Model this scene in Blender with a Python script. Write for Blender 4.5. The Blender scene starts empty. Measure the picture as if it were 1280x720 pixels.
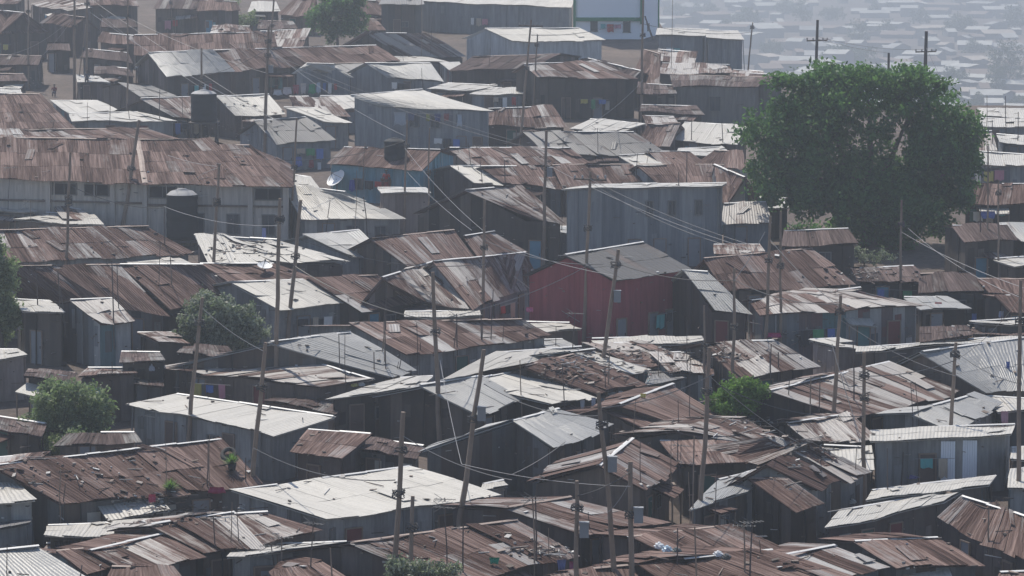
import bpy, math, random
import numpy as np
from mathutils import Vector, Matrix, Euler
from mathutils.bvhtree import BVHTree
R = math.radians
rng = random.Random(7)
S = bpy.context.scene
COL = S.collection
# ------------------------------------------------------------------ camera and survey helpers
F = 4554.0                     # focal length in photo pixels (1280 wide)
ZC = 30.0                      # camera height
PITCH = math.atan(510.0 / F)   # the true horizon lies above the picture
cd = bpy.data.cameras.new('camera'); cam = bpy.data.objects.new('camera', cd); COL.objects.link(cam)
cam.location = (0, 0, ZC); cam.rotation_euler = (R(90) - PITCH, 0, 0)
cd.sensor_width = 36; cd.lens = 36 * F / 1280; cd.clip_end = 12000; cd.clip_start = 1
S.camera = cam
CM = cam.rotation_euler.to_matrix()
def ray(x, y):
    return (CM @ Vector(((x - 640) / F, (360 - y) / F, -1))).normalized()
SL = 0.0474
def sm(a, b, x):
    t = min(1, max(0, (x - a) / (b - a))); return t * t * (3 - 2 * t)
def Gp(Y): return SL * (Y - 182)
def edge(X):
    if X < 15: return 505
    if X < 26: return 505 - (X - 15) / 11 * 95
    return 410 - sm(26, 33, X) * 52
def G(X, Y):
    e = edge(X); z = Gp(min(Y, e))
    if Y > e:
        z = max(-70 + 3 * math.sin(X * .013 + 1) + 2 * math.sin(Y * .011), z - (Y - e) * .33 + 0) if Y < 4200 else z
        if Y >= 4200: z = -70 + (Y - 4200) * .16 + 6 * math.sin(X * .004)
    return z
def at(x, y, h):
    """survey point: where the sight line meets the near hillside raised by h metres"""
    d = ray(x, y)
    t = (Gp(0) + h - ZC) / (d.z - SL * d.y)
    return Vector((0, 0, ZC)) + d * t
def atY(x, y, Y):
    d = ray(x, y); return Vector((0, 0, ZC)) + d * (Y / d.y)
# ------------------------------------------------------------------ tags
def tag(o, label=None, cat=None, group=None, kind=None):
    if label: o['label'] = label
    if cat: o['category'] = cat
    if group: o['group'] = group
    if kind: o['kind'] = kind
    return o
def empty(name, loc):
    o = bpy.data.objects.new(name, None); o.empty_display_size = .3; COL.objects.link(o); o.location = loc; return o
class MB:
    """mesh builder"""
    def __init__(s): s.v = []; s.f = []; s.uv = []; s.c = []; s.m = []
    def face(s, pts, uvs=None, c=.5, m=0):
        i = len(s.v); s.v += [tuple(p) for p in pts]; s.f.append(tuple(range(i, i + len(pts))))
        s.uv += uvs if uvs else [(p[0], p[2]) for p in pts]; s.c += [c] * len(pts); s.m.append(m)
    def prism(s, top, bot, c=.5, m=0, uvs=None):
        n = len(top); s.face(top, uvs, c, m); s.face(bot[::-1], (uvs or [(0, 0)] * n)[::-1], c, m)
        for i in range(n):
            j = (i + 1) % n
            u = uvs or [(p[0], p[2]) for p in top]
            s.face([top[j], top[i], bot[i], bot[j]], [u[j], u[i], u[i], u[j]], c, m)
    def box(s, cx, cy, cz, sx, sy, sz, rz=0, c=.5, m=0, rot=None):
        M = rot.to_matrix() if rot else Matrix.Rotation(rz, 3, 'Z')
        o = Vector((cx, cy, cz))
        P = [o + M @ Vector((a * sx / 2, b * sy / 2, d * sz / 2)) for d in (1, -1) for a, b in ((-1, -1), (1, -1), (1, 1), (-1, 1))]
        s.prism(P[:4], P[4:], c, m)
    def tube(s, pts, r, n=6, c=.5, m=0, cap=True):
        pts = [Vector(p) for p in pts]
        rs = r if isinstance(r, (list, tuple)) else [r] * len(pts)
        rings = []
        for i, p in enumerate(pts):
            d = (pts[min(i + 1, len(pts) - 1)] - pts[max(i - 1, 0)]).normalized()
            a = d.cross(Vector((0, 1, 0)) if abs(d.y) < .9 else Vector((1, 0, 0))).normalized(); b = d.cross(a)
            rings.append([p + (a * math.cos(t * 2 * math.pi / n) + b * math.sin(t * 2 * math.pi / n)) * rs[i] for t in range(n)])
        for i in range(len(rings) - 1):
            for k in range(n):
                j = (k + 1) % n
                s.face([rings[i][j], rings[i][k], rings[i + 1][k], rings[i + 1][j]], [(j / n, i), (k / n, i), (k / n, i + 1), (j / n, i + 1)], c, m)
        if cap:
            s.face(rings[0], None, c, m); s.face(rings[-1][::-1], None, c, m)
    def lathe(s, prof, o, n=20, m=0, c=.5):
        o = Vector(o)
        for (r0, z0), (r1, z1) in zip(prof, prof[1:]):
            for k in range(n):
                a, b = k * 2 * math.pi / n, (k + 1) * 2 * math.pi / n
                p = lambda r, z, t: o + Vector((r * math.cos(t), r * math.sin(t), z))
                q = [p(r0, z0, a), p(r0, z0, b), p(r1, z1, b), p(r1, z1, a)]
                if r1 < 1e-4: q = q[:3]
                if r0 < 1e-4: q = [q[0], q[2], q[3]]
                s.face(q, None, c, m)
    def build(s, name, mat, parent=None, smooth=False):
        me = bpy.data.meshes.new(name)
        me.from_pydata(s.v, [], s.f)
        l = me.uv_layers.new(name='UVMap')
        l.data.foreach_set('uv', np.array(s.uv, dtype=np.float32).ravel())
        a = me.attributes.new('tone', 'FLOAT', 'CORNER'); a.data.foreach_set('value', np.array(s.c, dtype=np.float32))
        for mm in (mat if isinstance(mat, list) else [mat]): me.materials.append(mm)
        me.polygons.foreach_set('material_index', s.m)
        if smooth:
            me.polygons.foreach_set('use_smooth', [True] * len(s.f))
            # weld for smooth normals
            import bmesh
            bm = bmesh.new(); bm.from_mesh(me); bmesh.ops.remove_doubles(bm, verts=bm.verts, dist=.0005); bm.to_mesh(me); bm.free()
        me.update()
        o = bpy.data.objects.new(name, me); COL.objects.link(o)
        if parent:
            o.parent = parent
            o.matrix_parent_inverse = Matrix.Translation(-parent.location)
        return o
# ------------------------------------------------------------------ materials
def nt(name):
    m = bpy.data.materials.new(name); m.use_nodes = True; t = m.node_tree
    b = t.nodes['Principled BSDF']; return m, t, b
def N(t, typ, **k):
    n = t.nodes.new(typ)
    for a, v in k.items(): setattr(n, a, v)
    return n
def lk(t, a, b): t.links.new(a, b)
def math_(t, op, a, b=None, clamp=False):
    n = N(t, 'ShaderNodeMath', operation=op, use_clamp=clamp)
    for i, v in enumerate((a, b)):
        if v is None: continue
        if isinstance(v, (int, float)): n.inputs[i].default_value = v
        else: lk(t, v, n.inputs[i])
    return n.outputs[0]
def mix(t, f, a, b, blend='MIX'):
    n = N(t, 'ShaderNodeMix', data_type='RGBA', blend_type=blend)
    for i, v in ((0, f), (6, a), (7, b)):
        if isinstance(v, (int, float)): n.inputs[i].default_value = v
        elif isinstance(v, tuple): n.inputs[i].default_value = (*v, 1)
        else: lk(t, v, n.inputs[i])
    return n.outputs[2]
def ramp(t, f, stops):
    n = N(t, 'ShaderNodeValToRGB'); e = n.color_ramp.elements
    while len(e) < len(stops): e.new(.5)
    for q, (p, c) in zip(e, stops): q.position = p; q.color = (*c, 1)
    lk(t, f, n.inputs[0]); return n.outputs[0]
def noise(t, vec, sc, det=4, rough=.6):
    n = N(t, 'ShaderNodeTexNoise'); n.inputs['Scale'].default_value = sc; n.inputs['Detail'].default_value = det; n.inputs['Roughness'].default_value = rough
    if vec is not None: lk(t, vec, n.inputs['Vector'])
    return n.outputs['Fac']
def mapv(t, vec, sx, sy, off=None):
    m = N(t, 'ShaderNodeMapping'); m.inputs['Scale'].default_value = (sx, sy, 1); lk(t, vec, m.inputs['Vector'])
    if off is not None:
        c = N(t, 'ShaderNodeCombineXYZ'); lk(t, off, c.inputs[0]); lk(t, off, c.inputs[1]); lk(t, off, c.inputs[2]); lk(t, c.outputs[0], m.inputs['Location'])
    return m.outputs[0]
def attr(t, name):
    return N(t, 'ShaderNodeAttribute', attribute_name=name).outputs['Fac']
def simple(name, col, rough=.8, var=.25, sc=3, metal=0):
    m, t, b = nt(name)
    g = N(t, 'ShaderNodeTexCoord').outputs['Object']
    f = noise(t, g, sc, 5)
    c = mix(t, f, tuple(x * (1 - var) for x in col), tuple(min(1, x * (1 + var)) for x in col))
    lk(t, c, b.inputs['Base Color']); b.inputs['Roughness'].default_value = rough; b.inputs['Metallic'].default_value = metal
    return m
def roofmat(name, thr, zinc, rust=(.076, .046, .040), rust2=(.19, .135, .12), streak=.5, zrough=.55, pitch=.19):
    """corrugated sheets: 'tone' is a random value per sheet; below thr the sheet still shows its zinc, above it has rusted"""
    m, t, b = nt(name)
    uv = N(t, 'ShaderNodeUVMap').outputs[0]
    ob = math_(t, 'MULTIPLY', N(t, 'ShaderNodeObjectInfo').outputs['Random'], 60)
    tone = attr(t, 'tone')
    big = noise(t, mapv(t, uv, .35, .30, ob), 1, 3, .55)
    st = noise(t, mapv(t, uv, 3.6, .32, ob), 1, 5, .7)         # stains that run down the slope
    st2 = noise(t, mapv(t, uv, 8, .35, ob), 1, 3, .65); st3 = noise(t, mapv(t, uv, 5.2, .22, math_(t, 'ADD', ob, 17.0)), 1, 4, .75)
    fine = noise(t, mapv(t, uv, 7, 5, ob), 1, 5, .75)
    k = math_(t, 'ADD', math_(t, 'MULTIPLY', math_(t, 'SUBTRACT', tone, thr), 2.6), math_(t, 'MULTIPLY', math_(t, 'SUBTRACT', st, .5), 3.2 * streak))
    k = math_(t, 'ADD', k, math_(t, 'MULTIPLY', math_(t, 'SUBTRACT', big, .5), 2.0))
    k = math_(t, 'ADD', k, math_(t, 'MULTIPLY', math_(t, 'SUBTRACT', fine, .5), 1.0))
    k = math_(t, 'ADD', k, math_(t, 'MULTIPLY', math_(t, 'SUBTRACT', .48, st3), 3.6 * streak))
    msk = math_(t, 'ADD', k, .5, True)
    rv = math_(t, 'ADD', math_(t, 'SUBTRACT', math_(t, 'MULTIPLY', st2, 1.5), .42), math_(t, 'MULTIPLY', math_(t, 'FRACT', math_(t, 'MULTIPLY', tone, 7.3)), .40), True)
    rc = ramp(t, rv, [(.12, tuple(x * .3 for x in rust)), (.38, rust), (.6, tuple((a + c) / 2 for a, c in zip(rust, rust2))), (.88, tuple(x * 1.35 for x in rust2))])
    zc = ramp(t, math_(t, 'ADD', math_(t, 'MULTIPLY', st, .6), math_(t, 'MULTIPLY', fine, .4)),
              [(.25, tuple(x * .42 for x in zinc)), (.48, tuple(x * .82 for x in zinc)), (.7, zinc)])
    zc = mix(t, math_(t, 'MULTIPLY', math_(t, 'FRACT', math_(t, 'MULTIPLY', tone, 11.7)), .35), zc, tuple(x * .55 for x in zinc))
    c = mix(t, msk, zc, rc)
    holes = math_(t, 'GREATER_THAN', noise(t, mapv(t, uv, 1.7, 1.7, ob), 1, 6, .8), .70)
    c = mix(t, math_(t, 'MULTIPLY', holes, .75), c, (.03, .025, .023))
    lk(t, c, b.inputs['Base Color'])
    rg = math_(t, 'ADD', zrough, math_(t, 'MULTIPLY', msk, .85 - zrough)); lk(t, rg, b.inputs['Roughness'])
    lk(t, math_(t, 'SUBTRACT', .40, math_(t, 'MULTIPLY', msk, .33)), b.inputs['Specular IOR Level'])
    sx = N(t, 'ShaderNodeSeparateXYZ'); lk(t, uv, sx.inputs[0])
    w = math_(t, 'SINE', math_(t, 'MULTIPLY', sx.outputs[0], 2 * math.pi / pitch))
    hgt = math_(t, 'ADD', math_(t, 'MULTIPLY', w, .014), math_(t, 'MULTIPLY', fine, .03))
    bp = N(t, 'ShaderNodeBump'); bp.inputs['Strength'].default_value = .8; bp.inputs['Distance'].default_value = 1
    lk(t, hgt, bp.inputs['Height']); lk(t, bp.outputs[0], b.inputs['Normal'])
    return m
RM = {
 'R': roofmat('rusted_roof_sheets', .0, (.32, .30, .30)),
 'RS': roofmat('rust_and_zinc_roof_sheets',   .17, (.40, .39, .39), streak=.65),
 'M': roofmat('mottled_roof_sheets', .46, (.44, .41, .39), streak=.95),
 'G': roofmat('weathered_zinc_sheets', .93, (.165, .16, .165), streak=.5),
 'W': roofmat('bright_zinc_sheets', 1.45, (.54, .515, .475), streak=.8, zrough=.5),
 'S': roofmat('silver_zinc_sheets', 1.2, (.40, .395, .385), streak=.62, zrough=.42),
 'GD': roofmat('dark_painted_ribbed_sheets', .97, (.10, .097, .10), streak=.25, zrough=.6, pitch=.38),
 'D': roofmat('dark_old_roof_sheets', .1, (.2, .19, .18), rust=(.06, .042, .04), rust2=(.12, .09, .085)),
}
def wallmat(name, stops, rib=.15, rough=.75, rustk=.5, clean=0):
    m, t, b = nt(name)
    uv = N(t, 'ShaderNodeUVMap').outputs[0]; tone = attr(t, 'tone')
    ob = math_(t, 'MULTIPLY', N(t, 'ShaderNodeObjectInfo').outputs['Random'], 60)
    st = noise(t, mapv(t, uv, 4, .5, ob), 1, 5, .7); bl = noise(t, mapv(t, uv, .7, .7, ob), 1, 5, .65)
    c = ramp(t, tone, stops)
    c = mix(t, 1.0, c, ramp(t, st, [(.25, (.55, .55, .55)), (.7, (1.1, 1.1, 1.1))]), 'MULTIPLY')
    c = mix(t, math_(t, 'MULTIPLY', math_(t, 'SUBTRACT', bl, .52), rustk * 5, True), c, (.10, .062, .05))
    lk(t, ramp(t, tone, stops) if clean else c, b.inputs['Base Color']); b.inputs['Roughness'].default_value = rough
    if rib:
        sx = N(t, 'ShaderNodeSeparateXYZ'); lk(t, uv, sx.inputs[0])
        w = math_(t, 'SINE', math_(t, 'MULTIPLY', sx.outputs[0], 2 * math.pi / rib))
        bp = N(t, 'ShaderNodeBump'); bp.inputs['Strength'].default_value = .8
        lk(t, math_(t, 'ADD', math_(t, 'MULTIPLY', w, .015), math_(t, 'MULTIPLY', st, .02)), bp.inputs['Height']); lk(t, bp.outputs[0], b.inputs['Normal'])
    return m
WM = {
 'iron': wallmat('corrugated_iron_wall', [(0, (.04, .038, .038)), (.25, (.12, .125, .13)), (.5, (.085, .062, .052)), (.75, (.21, .21, .21)), (.88, (.07, .048, .04)), (1, (.15, .12, .10))]),
 'silver': wallmat('zinc_sheet_wall', [(0, (.20, .20, .20)), (.4, (.33, .33, .325)), (.7, (.15, .145, .14)), (1, (.42, .41, .40))], rustk=.25),
 'rust': wallmat('rusty_iron_wall', [(0, (.055, .04, .036)), (.4, (.11, .078, .07)), (.7, (.08, .07, .068)), (1, (.19, .15, .14))]),
 'mud': wallmat('mud_plaster_wall', [(0, (.12, .09, .075)), (1, (.19, .145, .12))], rib=0, rustk=.3),
 'plank': wallmat('timber_plank_wall', [(0, (.022, .018, .016)), (.5, (.055, .043, .037)), (1, (.13, .105, .09))], rib=.22),
 'block': wallmat('stone_block_wall', [(0, (.17, .16, .155)), (1, (.22, .21, .2))], rib=0, rustk=.15),
 'red': wallmat('red_painted_sheet_wall', [(0, (.29, .062, .075)), (1, (.34, .085, .10))], rustk=.05),
 'blue': wallmat('blue_painted_plank_wall', [(0, (.13, .30, .38)), (.6, (.17, .36, .44)), (1, (.26, .38, .42))], rustk=.15),
 'slate': wallmat('blue_grey_sheet_wall', [(0, (.17, .185, .205)), (.5, (.23, .245, .265)), (1, (.29, .30, .31))], rustk=.06),
 'cream': wallmat('cream_plaster_wall', [(0, (.48, .44, .40)), (1, (.54, .49, .44))], rib=0, rustk=.12),
 'white': wallmat('white_painted_wall', [(0, (.82, .85, .90)), (1, (.86, .88, .92))], rib=0, rustk=.0, clean=1),
 'pale': wallmat('pale_zinc_wall', [(0, (.42, .44, .46)), (1, (.52, .54, .55))], rustk=.1),
 'pink': wallmat('pinkish_timber_wall', [(0, (.23, .18, .16)), (1, (.34, .28, .26))], rib=.3, rustk=.2),
 'multi': wallmat('patchwork_sheet_wall', [(0, (.35, .36, .37)), (.2, (.40, .40, .40)), (.35, (.13, .15, .17)), (.5, (.10, .21, .23)), (.62, (.17, .06, .06)), (.75, (.12, .13, .14)), (1, (.15, .15, .15))], rustk=.2),
}
M_cap = simple('ridge_zinc_highlight', (.62, .61, .60), .5, .35, 1.5)  # pale zinc that also carries the sun-backlit ridge highlight in its colour
M_caprust = simple('ridge_rusted', (.30, .23, .20), .7, .5, 1.5)
M_wood = simple('weathered_pole_timber', (.24, .18, .14), .9, .45, 1.2)
M_wood_d = simple('dark_pole_timber', (.08, .066, .06), .9, .4, 1.5)
M_rod = simple('rusted_rod', (.09, .07, .065), .8, .3, 2)
M_wire = simple('wire_grey', (.27, .26, .26), .5, .1, 1)
M_wire_d = simple('wire_black', (.05, .05, .055), .6, .1, 1)
M_tank = simple('black_plastic_tank', (.016, .018, .022), .85, .25, 2)
M_tanktop = simple('pale_tank_top', (.30, .30, .31), .7, .3, 3)  # paler grey than the tank body
M_dish = simple('white_dish', (.8, .8, .8), .4, .05)
M_dark = simple('dark_opening', (.016, .016, .02), .8, .3)
M_green = simple('green_trim', (.03, .20, .10), .6, .1)
M_ply = simple('weathered_plywood_door', (.13, .09, .075), .8, .3)
M_door = {'blue': simple('blue_door_paint', (.10, .26, .36), .6, .15), 'green': simple('green_door_paint', (.04, .11, .09), .6, .15), 'brown': M_ply,
          'grey': simple('grey_sheet_door', (.22, .23, .25), .6, .2), 'red': simple('dull_red_door', (.17, .04, .04), .7, .2), 'teal': simple('teal_door', (.10, .26, .27), .6, .15)}
M_cloth1 = simple('faded_cream_paint', (.42, .39, .34), .8, .3)
M_glass = simple('dark_window_glass', (.05, .06, .075), .25, .2)
M_frame = simple('window_frame_paint', (.16, .155, .15), .7, .2)
M_rub = simple('tyre_rubber', (.025, .025, .027), .85, .2)
M_stone = simple('debris_stone', (.26, .22, .2), .9, .4)
# ------------------------------------------------------------------ ground
def ground():
    xs = [-3000, -1500, -700, -350, -200] + list(range(-150, 181, 6)) + [210, 300, 450, 800, 1600, 3200]
    ys = [-200, 0, 60] + list(range(90, 620, 8)) + list(range(640, 4200, 60)) + [4200, 4500, 4900, 5500]
    v = []
    for y in ys:
        for x in xs:
            xe = x if abs(x) < 200 else math.copysign(200, x)
            v.append((x, y, G(xe, y) + (.10 * math.sin(x * .31) * math.cos(y * .23) if y < 500 else 0)))
    n = len(xs)
    f = [(j * n + i, j * n + i + 1, (j + 1) * n + i + 1, (j + 1) * n + i) for j in range(len(ys) - 1) for i in range(n - 1)]
    me = bpy.data.meshes.new('ground'); me.from_pydata(v, [], f); 
    for p in me.polygons: p.use_smooth = True
    m, t, b = nt('bare_earth')
    g = N(t, 'ShaderNodeTexCoord').outputs['Object']
    a = noise(t, g, .12, 6, .65); c = noise(t, g, 1.6, 6, .75)
    col = ramp(t, math_(t, 'ADD', math_(t, 'MULTIPLY', a, .5), math_(t, 'MULTIPLY', c, .5)), [(.3, (.035, .028, .026)), (.45, (.075, .056, .048)), (.58, (.13, .098, .082)), (.75, (.25, .19, .16))])
    lk(t, col, b.inputs['Base Color']); b.inputs['Roughness'].default_value = .95
    bp = N(t, 'ShaderNodeBump'); bp.inputs['Strength'].default_value = .6; bp.inputs['Distance'].default_value = .4; lk(t, c, bp.inputs['Height']); lk(t, bp.outputs[0], b.inputs['Normal'])
    me.materials.append(m)
    o = bpy.data.objects.new('ground', me); COL.objects.link(o); tag(o, kind='structure'); return o
ground_o = ground()
# ------------------------------------------------------------------ houses
BV, BF, BI = [], [], []       # survey copy of every house surface, for finding what a mast stands on
HOUSES = []
def reg(mb, idx):
    o = len(BV); BV.extend(mb.v)
    for f in mb.f: BF.append(tuple(i + o for i in f)); BI.append(idx)
def facet(mb, P0, P1, P2, P3, r, messy=1.0, over=.18):
    """sheets laid on the plane P0 P1 (eave) P2 P3 (ridge)"""
    W = ((P1 - P0).length + (P2 - P3).length) / 2; L = ((P3 - P0).length + (P2 - P1).length) / 2
    nrm = (P1 - P0).cross(P3 - P0) + (P2 - P1).cross(P2 - P3) * 0; 
    if nrm.length < 1e-6: nrm = (P2 - P0).cross(P3 - P0)
    nrm.normalize()
    if nrm.z < 0: nrm = -nrm
    def pt(u, v): return (P0 * (1 - u) + P1 * u) * (1 - v) + (P3 * (1 - u) + P2 * u) * v
    nc = max(2, round(W / .82)); nr = max(1, round(L / 2.5))
    ph = [r.uniform(0, 6.28) for _ in range(4)]
    def sag(u, v): return (.05 + .045 * messy) * (math.sin(u * W * .55 + ph[0]) * math.cos(v * L * .5 + ph[1]) + .6 * math.sin(u * W * 1.3 + ph[2]))
    # under slab
    NU = max(2, nc // 2)
    for i in range(NU):
        a, b = i / NU, (i + 1) / NU
        T = [pt(a, .0), pt(b, .0), pt(b, 1), pt(a, 1)]
        T = [p - nrm * .07 + Vector((0, 0, sag(u, v))) for p, (u, v) in zip(T, ((a, 0), (b, 0), (b, 1), (a, 1)))]
        B = [p - nrm * .04 for p in T]
        mb.prism(T, B, .75, 0, [(a * W, 0), (b * W, 0), (b * W, L), (a * W, L)])
    base = r.random()
    for i in range(nc):
        colt = r.random()
        for j in range(nr):
            if r.random() < .012 * messy: continue
            u0, u1 = i / nc - .04 / W, (i + 1) / nc + .04 / W
            v0, v1 = j / nr - (.14 / L if j else (over * r.uniform(.4, 1.3)) / L), (j + 1) / nr + (r.uniform(0, .12) / L if j == nr - 1 else 0)
            if r.random() < .10 * messy: v0 -= .18 / L
            sk = r.gauss(0, .018 * messy) / W; z0 = (.02 if i % 2 else .0) * min(1, messy) + j * .012
            tone = .55 * r.random() + .45 * colt
            dz = [r.gauss(0, .016 * messy) for _ in range(4)]
            if r.random() < .05 * messy: dz[r.randrange(2)] += r.uniform(.05, .14)
            K = 2
            for k in range(K):
                va, vb = v0 + (v1 - v0) * k / K, v0 + (v1 - v0) * (k + 1) / K
                fa, fb = k / K, (k + 1) / K
                q = []
                for (u, v, f, e) in ((u0 + sk * (1 - 2 * fa), va, fa, 0), (u1 + sk * (1 - 2 * fa), va, fa, 1), (u1 + sk * (1 - 2 * fb), vb, fb, 1), (u0 + sk * (1 - 2 * fb), vb, fb, 0)):
                    d = dz[e] * (1 - f) + dz[2 + e] * f
                    q.append(pt(u, v) + nrm * (z0 + d) + Vector((0, 0, sag(u, v))))
                uvs = [(u0 * W, va * L), (u1 * W, va * L), (u1 * W, vb * L), (u0 * W, vb * L)]
                mb.prism(q, [p - nrm * .018 for p in q], tone, 0, uvs)
    # loose patch sheets lying on the roof
    for _ in range(int(W * L * .035 * messy + r.random())):
        u, v = r.uniform(.08, .92), r.uniform(.1, .9); w, l = r.uniform(.4, .8) / W, r.uniform(.8, 2.2) / L; s = r.gauss(0, .03)
        q = [pt(min(1, max(0, uu)), min(1, max(0, vv))) + nrm * (.075 + .02 * e) + Vector((0, 0, sag(uu, vv))) for uu, vv, e in ((u - s, v, 0), (u + w - s, v, 1), (u + w + s, v + l, 2), (u + s, v + l, 1))]
        mb.prism(q, [p - nrm * .018 for p in q], r.random() * .6, 0, [(u * W, v * L), ((u + w) * W, v * L), ((u + w) * W, (v + l) * L), (u * W, (v + l) * L)])
def capline(mb, A, B, r, w=.12):  # strips along the top edge, standing in for bright backlit edge highlights
    n = max(1, round((B - A).length / 2.2)); d = (B - A).normalized(); s = d.cross(Vector((0, 0, 1))).normalized()
    for i in range(n):
        if r.random() < .1: continue
        p, q = A.lerp(B, i / n), A.lerp(B, (i + 1) / n)
        j1, j2 = r.gauss(0, .03), r.gauss(0, .03); up = Vector((0, 0, .075 + r.uniform(-.02, .03)))
        for sg in (1, -1):
            T = [p + up + s * j1, q + up + s * j2, q + up * .55 + s * (w * sg + j2), p + up * .55 + s * (w * sg + j1)]
            if sg < 0: T = T[::-1]
            mb.prism(T, [x - Vector((0, 0, .02)) for x in T], .5, 0)
def walls(mb, out, hgt, r, uoff=0, inset=.28, patchy=True):
    """vertical sheets along the inset outline; out = outline points at roof height"""
    c = sum((Vector((p.x, p.y, 0)) for p in out), Vector()) / len(out)
    n = len(out); ins = []
    for p in out:
        d = Vector((p.x, p.y, 0)) - c; L = d.length
        ins.append(Vector((p.x, p.y, p.z)) - d.normalized() * min(inset * 1.3, L * .3))
    u = uoff
    for i in range(n):
        A, B = ins[i], ins[(i + 1) % n]; L = Vector((B.x - A.x, B.y - A.y, 0)).length
        if L < .15: u += L; continue
        k = max(1, round(L / .8)); d = Vector((B.x - A.x, B.y - A.y, 0)) / L; nn = Vector((d.y, -d.x, 0))
        mid = (A + B) / 2
        if (Vector((mid.x, mid.y, 0)) - c).dot(nn) < 0: nn = -nn
        for j in range(k):
            p, q = A.lerp(B, j / k), A.lerp(B, (j + 1) / k)
            o = nn * (r.uniform(0, .035))
            pb, qb = Vector((p.x, p.y, G(p.x, p.y) - .6)), Vector((q.x, q.y, G(q.x, q.y) - .6))
            p2, q2 = p - Vector((0, 0, .12)), q - Vector((0, 0, .12))
            F4 = [pb + o, qb + o, q2 + o, p2 + o]
            b4 = [x - nn * .07 for x in F4]
            uu = [(u + L * j / k, 0), (u + L * (j + 1) / k, 0), (u + L * (j + 1) / k, 3), (u + L * j / k, 3)]
            mb.prism(F4, b4, r.random(), 0, uu)
            hh_ = min(p2.z, q2.z) - max(pb.z, qb.z) - .6
            if patchy and hh_ > 1.2 and r.random() < .38:
                a0 = r.uniform(0, .4); a1 = a0 + r.uniform(.4, .6); z0 = r.uniform(.2, hh_ - .9) + .6; z1 = z0 + r.uniform(.5, min(1.6, hh_ - z0 + .5)); t_ = r.random()
                Q = [pb.lerp(qb, a0), pb.lerp(qb, a1), pb.lerp(qb, a1), pb.lerp(qb, a0)]
                Q = [x + o + nn * .03 + Vector((0, 0, z)) for x, z in zip(Q, (z0, z0 + .03, z1, z1 - .04))]
                mb.prism(Q, [x - nn * .025 for x in Q], t_, 0, [(uu[0][0], z0), (uu[1][0], z0), (uu[1][0], z1), (uu[0][0], z1)])
            if patchy and r.random() < .16:      # a prop or post against the wall
                x_ = p2 + o + nn * .09; y_ = pb + o + nn * r.uniform(.12, .3); mb.tube([y_, x_], .045, 5, c=0)
        u += L
    return ins, c
def opening(root, A, B, t, w, h0, h1, kind, mat, c):
    """a door or window set on the wall A-B at fraction t"""
    L = Vector((B.x - A.x, B.y - A.y, 0)).length; d = Vector((B.x - A.x, B.y - A.y, 0)) / L
    nn = Vector((d.y, -d.x, 0))
    if (Vector(((A.x + B.x) / 2, (A.y + B.y) / 2, 0)) - c).dot(nn) < 0: nn = -nn
    p = A.lerp(B, t); g = G(p.x, p.y); rz = math.atan2(d.y, d.x)
    o = nn * .06; top = min(h1, p.z - g - .15)
    if top - h0 < .4: return
    hc = g + (h0 + top) / 2
    m = MB(); m.box(p.x + o.x, p.y + o.y, hc, w, .06, top - h0, rz)
    ob = m.build(kind, mat, root)
    f = MB(); fw = .07
    for sx in (-1, 1):
        q = p + d * (w / 2 * sx) + nn * .075
        f.box(q.x, q.y, hc, fw, .10, top - h0 + .1, rz)
    q = p + nn * .075
    f.box(q.x, q.y, g + top + .02, w - fw, .10, fw, rz)
    if kind == 'window':
        f.box(q.x, q.y, g + h0 - .02, w - fw, .10, fw, rz); f.box(q.x, q.y, hc, .04, .09, top - h0 - .08, rz)
    f.build('frame', M_frame if kind == 'window' else M_wood, ob)
    if kind == 'door':
        hnd = MB(); q = p + d * (w * .36) + nn * .11; hnd.box(q.x, q.y, g + 1.0, .05, .05, .16, rz); hnd.build('handle', M_rod, ob)
def solve_rise(pts, h, depth, lim=(-.6, 2.3)):
    A, B = at(*pts[0], h), at(*pts[1], h); M0 = (A + B) / 2; ab = B - A; ab.z = 0; ab.normalize()
    best = None
    for i in range(60):
        rr = lim[0] + (lim[1] - lim[0]) * i / 59
        C, D = at(*pts[2], h + rr), at(*pts[3], h + rr); v = (C + D) / 2 - M0; v.z = 0
        L = v.length
        if v.y < .3: continue
        cost = (v.normalized().dot(ab)) ** 2 * .8 + ((L - depth) / depth) ** 2 + .02 * (rr - .9) ** 2
        if best is None or cost < best[0]: best = (cost, rr)
    return best[1] if best else .8
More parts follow.
